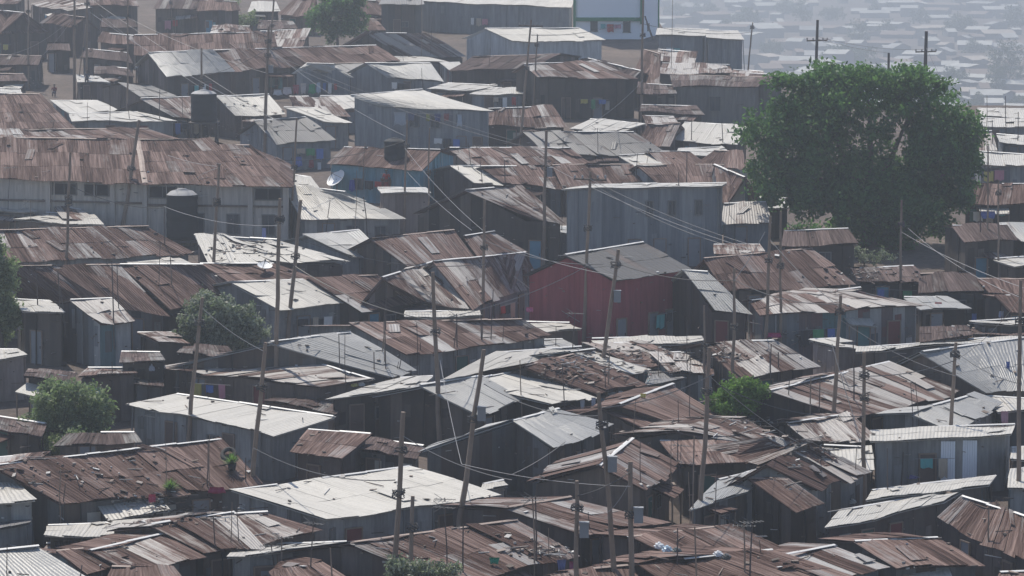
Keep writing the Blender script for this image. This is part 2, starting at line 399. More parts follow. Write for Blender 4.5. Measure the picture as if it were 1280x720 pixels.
def H(label, kind, pts, h=2.4, w='iron', t='g', d=None, rise=None, back=None, messy=1.0, doors=None, wins=None, name='shack', cat='shack', cap=None, grp='tin roofed shacks of the settlement'):
    """pts: front-left, front-right, back-right, back-left of the visible slope, in survey pixels"""
    idx = len(HOUSES); r = random.Random(1000 + idx)
    P = [tuple(map(float, q.split(','))) for q in pts.split()]
    dep = d or (3.3 if t == 'g' else 5.0)
    if rise is None: rise = solve_rise(P, h, dep, (-.6, 2.3) if t == 'm' else (.35, 2.2))
    A, B, C, D = at(*P[0], h), at(*P[1], h), at(*P[2], h + rise), at(*P[3], h + rise)
    root = empty(name, Vector((sum(q.x for q in (A, B, C, D)) / 4, sum(q.y for q in (A, B, C, D)) / 4, 0)))
    root.location.z = G(root.location.x, root.location.y)
    tag(root, label, cat, grp)
    mb = MB(); facet(mb, A, B, C, D, r, messy)
    cp = MB()
    if t == 'g':
        if back:
            Q = [tuple(map(float, q.split(','))) for q in back.split()]
            D2 = at(*Q[0], h); C2 = at(*Q[1], h) if len(Q) > 1 else D2 + (B - A)
        else:
            sc = .85
            D2 = D + (D - A) * sc; C2 = C + (C - B) * sc
            D2.z = Gp(D2.y) + h + .2; C2.z = Gp(C2.y) + h + .2
            D2.z = min(D2.z, D.z - .3); C2.z = min(C2.z, C.z - .3)
        facet(mb, C2, D2, D, C, r, messy); out = [A, B, C, C2, D2, D]
        capline(cp, D, C, r)
    else:
        out = [A, B, C, D]
        capline(cp, D, C, r, .1)
    ro = mb.build('roof', RM[kind], root)
    if cp.f: cp.build('ridge_highlight_cap', {'W': M_cap, 'S': M_cap, 'M': M_cap}.get(kind, M_cap if (cap or r.random() < .55) else M_caprust), root)
    if w == 'iron' and r.random() < .55: w = r.choice(['mud', 'rust', 'rust', 'pink', 'multi', 'mud'])
    elif w == 'plank' and r.random() < .3: w = r.choice(['mud', 'rust', 'iron'])
    wb = MB(); ins, c = walls(wb, out, h, r, patchy=w not in ('red', 'pale', 'cream', 'white', 'block')); wb.build('wall', WM[w], root)
    reg(mb, idx); reg(wb, idx)
    HOUSES.append((root, label, ins, c))
    L = (ins[1] - ins[0]).length; a, b = ins[0], ins[1]
    if doors is None:
        doors = []
        if L > 2.2: doors.append((r.uniform(.2, .4), r.choice(['brown', 'grey', 'brown', 'blue', 'green', 'grey'])))
        if L > 7: doors.append((r.uniform(.6, .85), r.choice(['brown', 'grey', 'red'])))
    if wins is None: wins = [(.58, 1.1, 1.7)] if L > 4.2 and r.random() < .4 else []
    if w in ('iron', 'plank', 'rust', 'multi', 'mud', 'pink') and L > 3 and h < 3.7 and r.random() < .55:
        wd_ = r.uniform(1.3, min(3.2, L * .6)); tt = r.uniform(.25, .75); d_ = Vector(((b - a).x, (b - a).y, 0)).normalized(); n_ = Vector((d_.y, -d_.x, 0)); p = a.lerp(b, tt); g = G(p.x, p.y); dp = r.uniform(.8, 1.4); z1 = min(h - .35, 2.25); z0 = z1 - r.uniform(.15, .4)
        am = MB(); Q = [p - d_ * wd_ / 2 + n_ * dp, p + d_ * wd_ / 2 + n_ * dp, p + d_ * wd_ / 2 + n_ * .05, p - d_ * wd_ / 2 + n_ * .05]
        for e, z in enumerate((z0, z0 + r.uniform(-.08, .08), z1, z1)): Q[e] = Vector((Q[e].x, Q[e].y, g + z))
        facet(am, *Q, r, 1.2, .05); ao = am.build('awning', RM[r.choice(['M', 'R', 'D', 'W', 'RS'])], root); reg(am, idx)
        for e in (0, 1):
            pm = MB(); q_ = Q[e] - n_ * .08; pm.tube([(q_.x, q_.y, g - .3), (q_.x, q_.y, q_.z - .04)], .045, 5); pm.build('post', M_wood, ao)
    if w in ('iron', 'plank', 'rust', 'multi', 'silver') and L > 3.5 and r.random() < .45:
        for _ in range(r.choice([1, 1, 2])):
            tt = r.uniform(.1, .9); p = a.lerp(b, tt); d_ = (b - a).normalized(); g = G(p.x, p.y); ww = r.uniform(.4, .9); zz = r.uniform(1.2, 1.6); m_ = MB()
            m_.box(p.x + d_.y * .09, p.y - abs(d_.x) * .09, g + zz, ww, .03, r.uniform(.5, 1.2), math.atan2(d_.y, d_.x)); m_.build('painted_sheet', r.choice(list(M_door.values()) + [M_cloth1, M_cloth1]), root)
    for tt, col in doors: opening(root, a, b, tt, .85, 0, 1.95, 'door', M_door[col], c)
    for wv in wins: opening(root, a, b, wv[0], .8 if len(wv) < 4 else wv[3], wv[1], wv[2], 'window', M_glass, c)
    return root
# ---- top of the slope
H('pale rust-streaked roof at the top left, beside two tall poles', 'M', '38,6 85,13 115,8 70,-4', h=2.8, t='m', w='rust')
H('brown roofed hut cut by the left picture edge, topmost', 'RS', '-25,43 62,40 30,16 -25,11', w='rust', h=3)
H('small brown roofed hut with a blue door', 'R', '84,31 125,36 106,22 66,17', h=3.2, w='rust', doors=[(.4, 'blue')])
H('dark timber hut with thin rusty roof at the top edge', 'R', '113,6 174,7 165,-6 108,-8', h=3.6, w='plank', t='m')
H('dark low hut beside the bare earth bank at the top', 'D', '192,10 250,10 255,0 200,-4', h=3.2, w='plank')
H('long brown roof behind the silver roof, upper left', 'R', '168,68 348,64 342,40 168,44', h=3, w='rust', d=4.5)
H('silver grey roof catching the sun, upper left', 'S', '208,95 293,88 268,63 186,66', h=2.9, w='rust')
H('brown roof joined to the right of the silver roof', 'R', '293,88 384,81 352,60 268,63', h=2.9, w='plank')
H('wavy brown roof above the hanging washing', 'R', '384,80 500,77 470,57 350,60', h=3, w='plank')
H('little bright roof at the top, left of the tree', 'W', '310,14 350,13 345,2 315,3', h=2.5, t='m')
H('brown gabled hut touching the top tree', 'R', '348,17 392,19 395,0 368,-2', h=2.5, w='mud')
H('dusty pink roofed hut below the earth bank', 'M', '316,57 378,58 388,37 325,39', h=2.6, w='mud', t='m')
H('tiny brown roof right of the top tree', 'R', '452,18 494,17 470,1 448,0', h=2.2, w='plank')
H('tiny brown lean-to directly under another brown roof by the tree', 'R', '450,37 482,38 468,24 450,23', h=2.0, w='plank', t='m')
H('tall dark shed with upright sheets at the top', 'G', '474,5 530,5 526,-6 480,-6', h=3.8, w='iron', t='m')
H('brown roof with white patches, below the dark shed', 'M', '505,69 582,71 534,42 457,41', h=2.4, w='plank')
H('thin bright roof squeezed behind the grey striped roof', 'W', '476,76 562,78 535,71 485,71', h=2.4, t='m', messy=.6)
H('grey striped roof over a pale blue wall, upper middle', 'S', '482,96 554,101 538,79 456,79', h=2.3, w='slate')
H('small grey roof with a dark hole', 'G', '437,92 474,91 453,79 414,80', h=2.3, w='plank')
H('bright roof above the blue sheets and washing', 'W', '403,91 441,96 418,80 383,79', h=2.6, w='slate')
H('small bright roof left of the dark brown hall', 'W', '563,88 583,88 574,78 550,79', h=2.4, t='m')
H('warehouse with pale gable and bright flat roof', 'W', '640,51 756,50 724,35 606,36', h=3.3, w='pale', messy=.3, cap=1, name='warehouse', cat='warehouse', back='579,48', doors=[], wins=[])
H('long blue-grey sheet building along the top edge', 'W', '524,1 714,9 718,-1 560,-10', h=3.6, w='slate', t='m', messy=.4, name='sheet_building', cat='building', doors=[], wins=[])
H('left half of the blue-grey twin sheds by the white tower block', 'W', '820,43 881,45 886,37 822,35', h=3.2, w='slate', t='m', messy=.3, name='shed', cat='shed', doors=[], wins=[])
H('right half of the twin sheds, nearest the valley', 'W', '883,47 930,49 922,39 882,38', h=3.2, w='slate', t='m', messy=.3, name='shed', cat='shed', doors=[], wins=[])
H('salmon rusted lean-to below the twin sheds', 'M', '821,76 868,80 872,66 823,62', h=2.2, w='rust', t='m')
H('low patched roofs strip under the salmon lean-to', 'M', '822,91 915,91 912,81 828,79', h=2.2, w='rust', t='m', messy=1.6)
H('small pale rusty roof at the crest left of the giant tree', 'M', '915,95 955,100 955,90 917,87', h=2.3, w='rust', t='m')
H('stone block house with green door and barred window', 'D', '841,107 947,108 957,97 838,93', h=3.9, w='block', t='m', name='stone_house', cat='house', doors=[(.2, 'green')], wins=[(.5, 1.6, 2.9, 1.0)], messy=.5)
H('dark flat roofed hall below the warehouse', 'D', '562,88 668,84 700,68 590,71', h=3.4, w='rust', name='hall', cat='hall', d=5)
H('dark brown roof between the warehouse and the white tower block', 'D', '750,99 818,99 802,89 736,73', h=2.4, w='plank')
H('striped rust and silver roof over a long dark wall', 'RS', '672,97 797,97 747,77 655,80', h=3.9, w='plank', name='hall', cat='hall')
# ---- second band
H('small white roof beside the dirt path', 'W', '97,101 137,104 125,96 95,94', t='m', w='rust')
H('grey roof over a dark gable by the dirt path', 'G', '175,121 218,119 188,105 148,104', w='plank')
H('mottled pale roof left of the tall water tank', 'M', '216,147 264,149 240,121 176,123', h=2.2, w='plank')
H('upper white roof strip on the left', 'W', '85,140 148,139 122,126 63,126', h=2.2, t='m')
H('long low white roof strip above the great hall', 'W', '90,151 220,151 172,140 86,142', h=2.4, t='m', w='silver')
H('plain maroon-brown roof on the left edge above the great hall', 'R', '-20,165 97,163 50,118 -20,118', h=2.4, w='rust', messy=.3)
H('thin pale strip roof at the left edge above the maroon roof', 'W', '-15,117 28,117 25,111 -15,110', h=2.3, t='m')
H('rusty roof with a silver stripe directly behind the great hall', 'RS', '-20,176 237,176 186,161 -20,163', h=3.2, w='rust')
H('pale sunlit roof right of the tall water tank', 'W', '293,143 356,144 336,118 270,121', h=2.2, w='rust')
H('grey ribbed gable roof between the pole cluster and the blue house', 'G', '345,179 418,175 382,147 318,151', h=2.4, w='slate')
H('rusty debris covered roof below the washing line', 'M', '372,138 438,147 410,121 362,121', h=2.1, t='m', messy=1.8, w='rust')
H('narrow white roof touching the big white roofed store', 'W', '404,152 439,152 396,135 355,134', h=2.4, w='slate', t='m')
H('small white patch roof left of the big white roofed store', 'W', '425,136 462,135 441,120 400,120', h=2.3, t='m')
H('big white roofed store on two floors with washing out front', 'W', '474,132 615,138 528,112 438,119', h=4.3, w='slate', t='m', messy=.5, name='two_storey_store', cat='house', doors=[(.75, 'grey'), (.9, 'brown')], wins=[(.3, 2.6, 3.7), (.5, 2.6, 3.7)])
H('white wedge roof behind the big white roofed store', 'W', '535,111 592,113 622,107 560,104', h=2.3, t='m')
H('thin white roof right of the wedge roof', 'W', '587,117 655,117 650,110 605,110', h=2.2, t='m', w='slate')
H('humped rusty roof right of the big white roofed store', 'RS', '603,156 708,158 690,133 610,136', h=2.4, w='plank')
H('white roof below the long dark wall', 'W', '713,160 772,166 806,155 738,149', h=2.2, t='m', w='plank')
H('rusty lip roof just left of a wide white roof near the tree', 'M', '808,156 852,161 842,146 803,145', h=2.2, t='m')
H('narrow rust roof with upright stripes near the tree', 'R', '798,179 838,182 850,154 810,155', h=2.1, w='rust')
H('wide white roof left of the giant tree top', 'W', '838,174 922,180 936,158 856,153', h=2.2, t='m', w='plank')
H('wide grey ribbed roof above the striped row roofs', 'G', '684,194 832,191 792,165 655,165', h=2.3, w='rust', cap=1)
# ---- third band
H('blue walled house with a rusty gable roof and tank', 'R', '410,204 527,212 551,187 430,184', h=2.9, w='blue', name='blue_house', cat='house', messy=.3, doors=[(.62, 'red')], wins=[(.3, 1.0, 1.8)], cap=1)
H('broad white roof below the satellite dish', 'W', '377,272 505,273 432,240 352,230', h=2.4, w='silver', t='m', messy=.7, doors=[(.25, 'grey')], wins=[(.5, 1.1, 1.8), (.8, 1.1, 1.8)])
H('boxy pink timber shed with a small flat white roof', 'W', '477,241 538,241 533,235 472,235', h=3.3, w='pink', t='m', messy=.3, name='shed', cat='shed', doors=[])
H('dark gabled barn with mottled roof left of the two floor iron block', 'M', '662,275 706,276 652,232 583,238', h=3.4, w='plank', name='barn', cat='barn')
H('brown ribbed row roof behind the blue house', 'RS', '588,208 742,205 712,185 562,185', h=2.2, w='plank')
H('white end of the row roof right of the blue house', 'W', '592,228 627,228 602,208 563,208', h=2.2)
H('rust striped row roof in the centre of the rows', 'RS', '627,228 704,234 690,208 602,208', h=2.2)
H('rust striped row roof above the two floor iron block, left', 'RS', '704,234 758,232 730,206 690,207', h=2.2)
H('rust striped row roof above the two floor iron block, middle', 'R', '754,228 802,226 790,206 735,206', h=2.2)
H('white patch roof among the rust rows', 'W', '794,209 833,211 815,192 774,194', h=2.2, t='m')
H('wide rusty roof above the two floor iron block, right', 'R', '820,229 906,233 905,206 797,206', h=2.3)
H('upper rusty roof left of the tree crown', 'R', '828,206 884,206 862,189 812,190', h=2.3)
H('rusty slope falling towards the tree from the row roofs', 'R', '898,252 955,253 932,222 893,206', h=2.4)
H('white strip roof left of the tree crown', 'W', '845,196 917,194 902,184 848,186', h=2.2, t='m')
H('dark rusty roof tucked against the tree crown', 'R', '873,203 935,212 928,190 893,188', h=2.2)
H('low mottled roof right of the two floor iron block', 'M', '902,279 964,277 957,253 905,255', h=2.3, w='slate')
H('grey box hut in front of the two floor iron block', 'S', '662,289 718,291 708,284 664,284', h=2.5, w='slate', t='m')
H('two floor iron block with blue-grey sheets and stone base', 'W', '703,236 902,232 908,229 735,231', h=5.6, w='slate', t='m', rise=-.55, messy=.3, name='two_storey_block', cat='building', doors=[(.45, 'grey'), (.62, 'grey'), (.85, 'grey')], wins=[(.55, 3.6, 4.6, .5), (.7, 3.6, 4.6, .5), (.88, 3.6, 4.6, .5)])
H('red two floor house with a grey ribbed roof', 'GD', '768,351 862,334 804,303 706,319', h=4.4, w='red', messy=.2, name='red_house', cat='house', back='655,343', doors=[(.1, 'grey'), (.55, 'grey'), (.8, 'grey')], wins=[(.68, .9, 1.8)], cap=1)
H('broad rusty roof right of the red house', 'R', '905,363 1068,354 1015,311 880,323', h=2.4, w='plank')
H('steep grey-white roof against the right wall of the red house', 'S', '893,388 938,391 885,340 853,338', h=2.6, w='rust', doors=[(.3, 'red')])
H('dusty pale roof above the broad rusty roof', 'M', '893,318 960,320 950,306 892,306', h=2.2, t='m', messy=1.5)
H('rusty roof with zinc stripes left of the leaning sticks, centre', 'RS', '507,331 593,321 567,288 464,298', h=2.4)
H('silver gable roof with a rusty edge, centre left', 'S', '440,321 482,319 448,288 378,295', h=2.4, w='slate')
H('small rusty roof behind the broad mottled centre roof', 'R', '600,323 657,313 617,289 580,295', h=2.3)
H('broad mottled grey-brown roof left of the red house', 'M', '590,385 674,351 657,316 542,327', h=2.4, w='slate')
H('left wing of the broad mottled centre roof', 'M', '510,374 585,385 542,327 478,347', h=2.4, w='plank')
H('white roofed house with silver walls, centre left', 'W', '348,386 441,377 379,350 289,353', h=2.6, w='silver', messy=.5)
H('rusty roof with white strips right of the silver walled house', 'RS', '450,389 522,377 472,344 384,348', h=2.3, w='plank')
H('crumpled white roofs below the pair of close poles', 'W', '262,326 434,329 347,300 243,294', h=2.4, w='iron', t='m', messy=2.2)
H('rusty roof with zinc stripes below the great hall', 'RS', '8,327 242,315 186,283 -10,288', h=2.5, w='silver')
H('thin white sheet roof under the striped rusty roof', 'W', '170,333 248,333 216,319 148,319', h=2.2, t='m', messy=.6)
H('long rusty roof with a white patch on the left edge', 'RS', '30,372 209,391 150,331 -20,333', h=2.5, w='plank', messy=1.4)
H('rusty roof between the white patch roof and the silver bush', 'R', '212,386 308,373 254,331 150,331', h=2.4, w='plank', messy=1.3)
H('rusty strip roof above the silver walled house', 'R', '288,355 400,351 342,330 250,330', h=2.4, w='plank', messy=1.2)
H('crooked hut with vertical sheets left of the silver bush', 'M', '126,402 168,401 140,373 88,375', h=2.9, w='multi')
H('plank hut with a small white roof near the left edge', 'W', '28,387 80,392 62,376 18,374', h=3.2, w='plank', t='m')
H('little torn roof left of the silver bush', 'M', '198,428 238,428 216,416 172,416', h=2.2, t='m', w='plank')
H('grey walled privy with a curled roof above the left bush', 'M', '98,472 172,466 160,460 110,460', h=2.6, w='iron', t='m')
H('white and rust walled hut cut by the left edge', 'W', '-15,448 33,444 22,437 -12,437', h=2.6, w='pink', t='m')
H('white sheets piled left of the great hall, upper', 'W', '-12,263 46,266 22,250 -12,248', h=2.3, t='m', messy=2)
H('long white low roof in front of the great hall', 'W', '18,275 129,281 116,270 58,266', h=2.3, t='m', messy=1.5)
H('rusty pale roof against the great hall wall', 'M', '78,272 126,276 102,262 66,257', h=2.4, t='m')
# ---- fourth band
H('wide patched pale roof right of the silver bush', 'M', '198,457 404,484 467,475 338,436', h=2.4, w='plank', t='m', messy=1.3, rise=.35)
H('off-white roof of the grey store in front of the silver bush', 'W', '161,504 345,542 418,521 222,493', h=2.5, w='silver', t='m', messy=.4, name='store_house', cat='house', rise=.25)
H('steep silver roof with bowed ridge, centre left', 'S', '487,469 519,461 438,416 337,427', h=2.3, w='iron', rise=1.7)
H('rusty roof with a silver patch over blue-silver walls', 'RS', '507,443 688,420 652,399 438,405', h=2.5, w='silver')
H('thin white sheet along the ridge above the silver patch roof', 'W', '506,397 602,393 598,389 506,390', h=2.6, t='m', messy=.5)
H('white lipped roof over tall dark plank walls, centre', 'W', '411,495 525,484 541,471 500,473', h=2.6, w='plank', t='m')
H('silver roof with a rusted rake, centre', 'S', '597,517 652,501 602,470 525,482', h=2.4, w='plank')
H('large white roof sheet in the very centre', 'W', '686,506 741,494 655,462 575,478', h=2.4, w='plank', messy=.6, t='m')
H('white roof behind the large centre sheet', 'W', '555,471 655,458 727,434 622,441', h=2.4, t='m', messy=1.2)
H('dark rusty roof covered with scraps, right of centre sheet', 'R', '743,491 802,478 716,443 655,458', h=2.4, messy=2.2, w='plank')
H('narrow white slope below the red house', 'W', '788,467 812,460 742,436 712,440', h=2.3, messy=1.3)
H('crumpled mottled roof below the red house', 'M', '795,456 858,450 806,429 728,430', h=2.3, messy=2.2, t='m')
H('thin bowed roof at the foot of the red house', 'W', '745,433 880,425 876,420 740,424', h=2.3, t='m')
H('worn pale roof left of the green bush', 'M', '838,466 893,468 890,440 812,442', h=2.3, messy=2, t='m')
H('small grey tilted roof below the worn pale roof', 'G', '806,478 854,472 834,458 812,461', h=2.2, t='m', messy=1.6)
H('pale and rust roof behind the green bush', 'M', '922,471 1024,457 968,426 880,428', h=2.4, w='plank', messy=1.2)
H('curved white roof peeping left below the red house', 'W', '683,413 726,412 712,404 655,403', h=2.3, t='m')
H('blue-white strip roof left below the red house', 'S', '688,437 718,434 703,424 673,425', h=2.2, t='m')
H('short rusty roof left of the twin ridge', 'R', '805,538 835,531 782,507 750,511', h=2.4, w='plank')
H('ribbed rusty roof with a white lip left of the green bush', 'R', '845,531 895,513 840,480 774,506', h=2.5, w='plank')
H('big silver roof with long white left edge, lower centre', 'S', '690,559 768,528 698,511 641,526', h=2.8, w='iron', back='527,563', cap=1, doors=[(.5, 'grey')])
H('scrap covered rusty roof below the green bush', 'M', '935,557 1012,562 932,520 845,539', h=2.4, messy=2.2, w='plank')
H('smooth reddish roof over dark open poles', 'R', '850,581 966,573 961,554 825,551', h=2.6, w='plank', messy=.3, t='m')
H('twin sloped rusty gable house, lower centre', 'RS', '805,610 844,580 790,548 748,583', h=2.7, w='plank', back='662,603', messy=1)
H('silver lean-to roof streaked with rust, lower right centre', 'S', '862,636 936,613 966,584 898,600', h=2.6, w='iron', t='m')
H('small steep rusty roof over a silver end wall', 'R', '1022,611 1047,600 986,566 958,580', h=2.4, w='silver', rise=1.3)
H('lowest step of the stepped rusty roofs', 'R', '992,634 1028,628 985,600 936,598', h=2.4, w='plank')
H('broken rusty roof left of the white patch', 'M', '1058,601 1088,590 1014,552 958,545', h=2.3, messy=2.4)
H('rust striped roof in front of the twin gable house', 'RS', '730,666 832,651 714,622 635,635', h=2.4, w='rust')
H('broad rusty roof along the bottom centre', 'RS', '560,728 722,693 646,651 437,679', h=2.4, w='rust')
H('pinkish rusty roof with white rubbish bags', 'R', '846,699 978,686 913,657 790,671', h=2.4, w='rust')
H('long rusty roof on the bottom edge right of centre', 'R', '850,742 1108,730 965,688 798,705', h=2.4, w='rust', messy=1.2)
H('dark rusty roof strip on the bottom edge under the post', 'R', '700,742 805,735 792,707 690,717', h=2.4, w='rust')
H('mottled rusty roof on the bottom edge, lower right', 'RS', '1010,729 1108,708 1042,682 952,700', h=2.4)
H('small brown roof with pale side by the bottom right', 'R', '1120,709 1228,706 1172,672 1068,677', h=2.4, w='plank')
H('lower of two long white roofs, lower right', 'W', '1032,659 1180,627 1203,611 1050,639', h=2.5, w='rust', t='m', messy=.8)
H('upper of two long white roofs, lower right', 'W', '1083,624 1236,606 1245,595 1090,613', h=2.3, w='iron', t='m', messy=.6)
H('peeling rusty roof running off the right edge, lower right', 'RS', '1173,646 1300,706 1300,652 1204,621', h=2.5, w='iron', t='m', messy=1.6, rise=1.0)
H('grey sheet hut with white panels and brown door', 'W', '1088,550 1264,543 1268,531 1088,538', h=2.8, w='silver', t='m', messy=.3, name='sheet_hut', cat='hut', doors=[(.40, 'brown')], wins=[])
_h = HOUSES[-1]
for _t, _w, _lab in ((.56, .55, 1), (.73, .55, 1)):
    _A, _B = _h[2][0], _h[2][1]; _p = _A.lerp(_B, _t); _d = (_B - _A).normalized(); _m = MB(); _g = G(_p.x, _p.y)
    for _k in range(6): _m.box(_p.x + _d.x * (_k - 2.5) * _w / 4.5, _p.y - .10, _g + 1.45, _w / 5.2, .05, 2.2, math.atan2(_d.y, _d.x))
    _o = _m.build('white_panel', WM['white'], _h[0])
H('broad patched roof with diagonal sheets, right of the green bush', 'M', '1066,521 1196,491 1112,453 962,488', h=2.4, w='plank', messy=1.3)
H('bright silver ribbed roof at the right edge', 'S', '1230,489 1292,485 1300,420 1152,440', h=2.4, w='plank', messy=.5, rise=1.8)
H('long dark wall with thin pale roof edge, right', 'W', '1070,439 1277,424 1277,420 1072,435', h=2.7, w='iron', t='m', messy=.5, doors=[], wins=[])
H('little flat white roof above the diagonal sheet roof', 'W', '1046,435 1083,434 1050,423 1012,425', h=2.4, t='m', w='iron')
H('wide white patched roof over coloured wall sheets, right', 'M', '950,393 1153,380 1076,360 938,376', h=2.9, w='multi', messy=1.3, doors=[(.65, 'teal'), (.85, 'red')])
H('dull silver flat roof right of the coloured wall sheets', 'S', '1150,387 1212,383 1184,372 1130,372', h=2.3, t='m', w='plank')
H('thin white roof at the right edge, middle height', 'W', '1228,405 1295,405 1292,397 1212,402', h=2.6, t='m', w='plank')
H('silver roof below the bright ribbed roof', 'S', '1192,536 1252,506 1218,493 1140,515', h=2.3, w='silver')
H('white roof at the right edge above the white panelled hut', 'W', '1248,514 1300,516 1300,500 1225,495', h=2.3, t='m')
H('small rusty roof left of the white panelled hut', 'M', '1008,550 1095,549 1062,517 985,529', h=2.4, w='plank', messy=1.3)
H('low white square roof left of the white panelled hut', 'W', '1034,586 1092,588 1090,560 1030,557', h=2.1, t='m', w='plank')
H('upper white roof at the right edge beside the panelled hut', 'W', '1264,576 1300,577 1300,558 1264,560', h=2.1, t='m')
H('lower white roof at the right edge beside the panelled hut', 'W', '1260,610 1300,613 1300,583 1263,588', h=2.1, t='m', messy=1.4)
H('white roof right of the giant tree, upper', 'W', '1222,205 1292,207 1292,194 1216,189', h=2.3, t='m', w='slate')
H('rusty roof right of the giant tree', 'R', '1203,253 1292,254 1292,230 1213,230', h=2.4, w='plank')
H('silver roof on the right edge below the tree', 'S', '1276,301 1312,301 1312,278 1248,281', h=2.6, w='plank')
H('white roof on the right edge under the silver one', 'W', '1268,333 1312,333 1302,320 1243,324', h=2.4, t='m', w='plank')
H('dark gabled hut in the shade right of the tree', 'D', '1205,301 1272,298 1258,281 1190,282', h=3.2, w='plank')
H('brown roof on the right edge below the dark gable', 'R', '1236,366 1300,368 1300,349 1222,349', h=2.4, w='plank')
H('rust striped roof at the right edge above the thin white roof', 'RS', '1262,389 1312,388 1305,368 1243,370', h=2.3, w='plank')
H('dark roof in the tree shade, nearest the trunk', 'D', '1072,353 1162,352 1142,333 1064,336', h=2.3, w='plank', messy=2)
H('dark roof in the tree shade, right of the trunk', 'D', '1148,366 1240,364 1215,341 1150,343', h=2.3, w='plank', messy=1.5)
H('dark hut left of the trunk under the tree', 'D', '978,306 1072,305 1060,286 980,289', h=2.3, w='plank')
H('pale sliver roof left of the tree shade', 'W', '953,258 986,258 982,248 950,247', h=2.4, t='m', w='plank')
H('hazy white roof at the valley rim, right of the tree', 'W', '1222,158 1292,158 1292,151 1220,147', h=2.3, t='m', w='slate')
H('hazy pale roof at the right edge under the valley rim', 'W', '1250,177 1300,181 1300,172 1246,168', h=2.3, t='m', w='slate')
H('hazy roof on the crest at the right edge, highest', 'W', '1228,145 1298,146 1292,137 1222,136', h=2.4, t='m', w='slate')
H('pinkish tarpaulin coloured roof at the tree right edge', 'M', '1200,186 1246,186 1240,164 1208,165', h=2.3, w='rust')
# ---- foreground left
H('huge rusty roof with stones across the lower left', 'R', '75,629 326,604 276,549 -10,582', h=2.5, w='iron', messy=1.4)
H('pale curled roof left of the huge rusty roof', 'M', '-8,586 42,581 62,566 -4,572', h=2.4, t='m', w='plank')
H('white roof above two grey walls on the left edge', 'W', '-15,626 44,621 12,594 -15,592', h=3.0, w='silver', t='m')
H('grey lean-to roof low on the left edge', 'G', '-12,661 37,652 41,645 -12,647', h=2.2, w='silver', t='m')
H('ribbed silver roof in the bottom left corner', 'S', '18,742 112,724 48,683 -20,690', h=2.6, w='iron', messy=.2)
H('small rusty roof beside the ribbed silver corner roof', 'R', '108,719 152,706 104,686 70,689', h=2.3, messy=.8)
H('pale plank coloured roof near the bottom left', 'M', '160,714 254,697 202,668 112,688', h=2.4, w='iron')
H('weathered white-brown roof left of the big white roof', 'M', '255,692 330,682 292,640 188,656', h=2.4, w='iron', messy=1.3)
H('pale roof tucked under the big white roof corner', 'M', '325,680 400,663 334,640 288,643', h=2.3, w='iron', messy=1.2)
H('long narrow white roof strip, lower left', 'W', '56,670 172,665 194,652 60,657', h=2.3, t='m', messy=1.4, w='plank')
H('low patchy roof above the ribbed silver corner roof', 'M', '46,692 114,690 152,676 58,680', h=2.2, t='m', messy=1.5)
H('brilliant white roof, the largest in the foreground', 'W', '406,649 622,618 512,584 289,613', h=2.6, w='silver', t='m', messy=.45, rise=.5, name='store_house', cat='house', doors=[(.15, 'red'), (.72, 'brown')], wins=[])
H('small square rusty roof on a plank hut, lower left centre', 'R', '364,562 428,573 464,543 386,537', h=2.6, w='rust', t='m', messy=.5)
H('thin white roof over ribbed walls on the bottom edge', 'W', '284,694 402,687 433,677 298,682', h=2.6, t='m', w='silver', messy=1.2)
H('rusty roof cut by the bottom edge, left of the bottom bush', 'R', '345,746 455,738 402,703 340,717', h=2.4)
H('rusty roof cut by the bottom edge, lower left', 'R', '120,750 245,744 216,711 140,709', h=2.4)
H('tiny white roof right of the brilliant white roof', 'W', '600,613 634,606 629,601 604,606', h=2.2, t='m')
H('brown corner roof at the bottom right edge', 'R', '1238,740 1312,738 1302,714 1250,716', h=2.3)
# fillers: dark walls seen between the bright roofs, and huts added where only shade shows
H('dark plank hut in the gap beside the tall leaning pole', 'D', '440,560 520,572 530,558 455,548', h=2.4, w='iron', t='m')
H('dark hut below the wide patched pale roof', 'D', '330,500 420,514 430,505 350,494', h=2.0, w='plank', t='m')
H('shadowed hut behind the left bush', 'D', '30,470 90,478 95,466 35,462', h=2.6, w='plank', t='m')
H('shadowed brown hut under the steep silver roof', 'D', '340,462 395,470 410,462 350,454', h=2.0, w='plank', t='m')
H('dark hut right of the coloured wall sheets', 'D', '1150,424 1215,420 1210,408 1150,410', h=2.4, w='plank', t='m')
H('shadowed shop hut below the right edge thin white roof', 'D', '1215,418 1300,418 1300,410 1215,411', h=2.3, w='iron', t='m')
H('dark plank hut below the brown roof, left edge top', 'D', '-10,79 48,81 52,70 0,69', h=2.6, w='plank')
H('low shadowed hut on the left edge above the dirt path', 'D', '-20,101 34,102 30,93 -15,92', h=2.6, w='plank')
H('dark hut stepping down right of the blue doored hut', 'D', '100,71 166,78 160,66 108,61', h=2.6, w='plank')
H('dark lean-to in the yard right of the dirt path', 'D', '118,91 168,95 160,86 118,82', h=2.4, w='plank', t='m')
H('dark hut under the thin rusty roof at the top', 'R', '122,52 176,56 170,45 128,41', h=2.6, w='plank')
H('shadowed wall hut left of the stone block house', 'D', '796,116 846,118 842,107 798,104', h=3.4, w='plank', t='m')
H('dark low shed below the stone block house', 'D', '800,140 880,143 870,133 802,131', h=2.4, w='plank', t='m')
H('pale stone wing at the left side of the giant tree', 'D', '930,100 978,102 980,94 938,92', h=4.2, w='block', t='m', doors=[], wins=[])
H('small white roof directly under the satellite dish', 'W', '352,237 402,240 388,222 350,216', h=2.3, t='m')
H('shaded low hut at the left edge beneath the bush', 'D', '-20,532 52,546 58,530 -15,519', h=2.0, w='plank', t='m')  # added to darken ground and weeds that only lie in shade
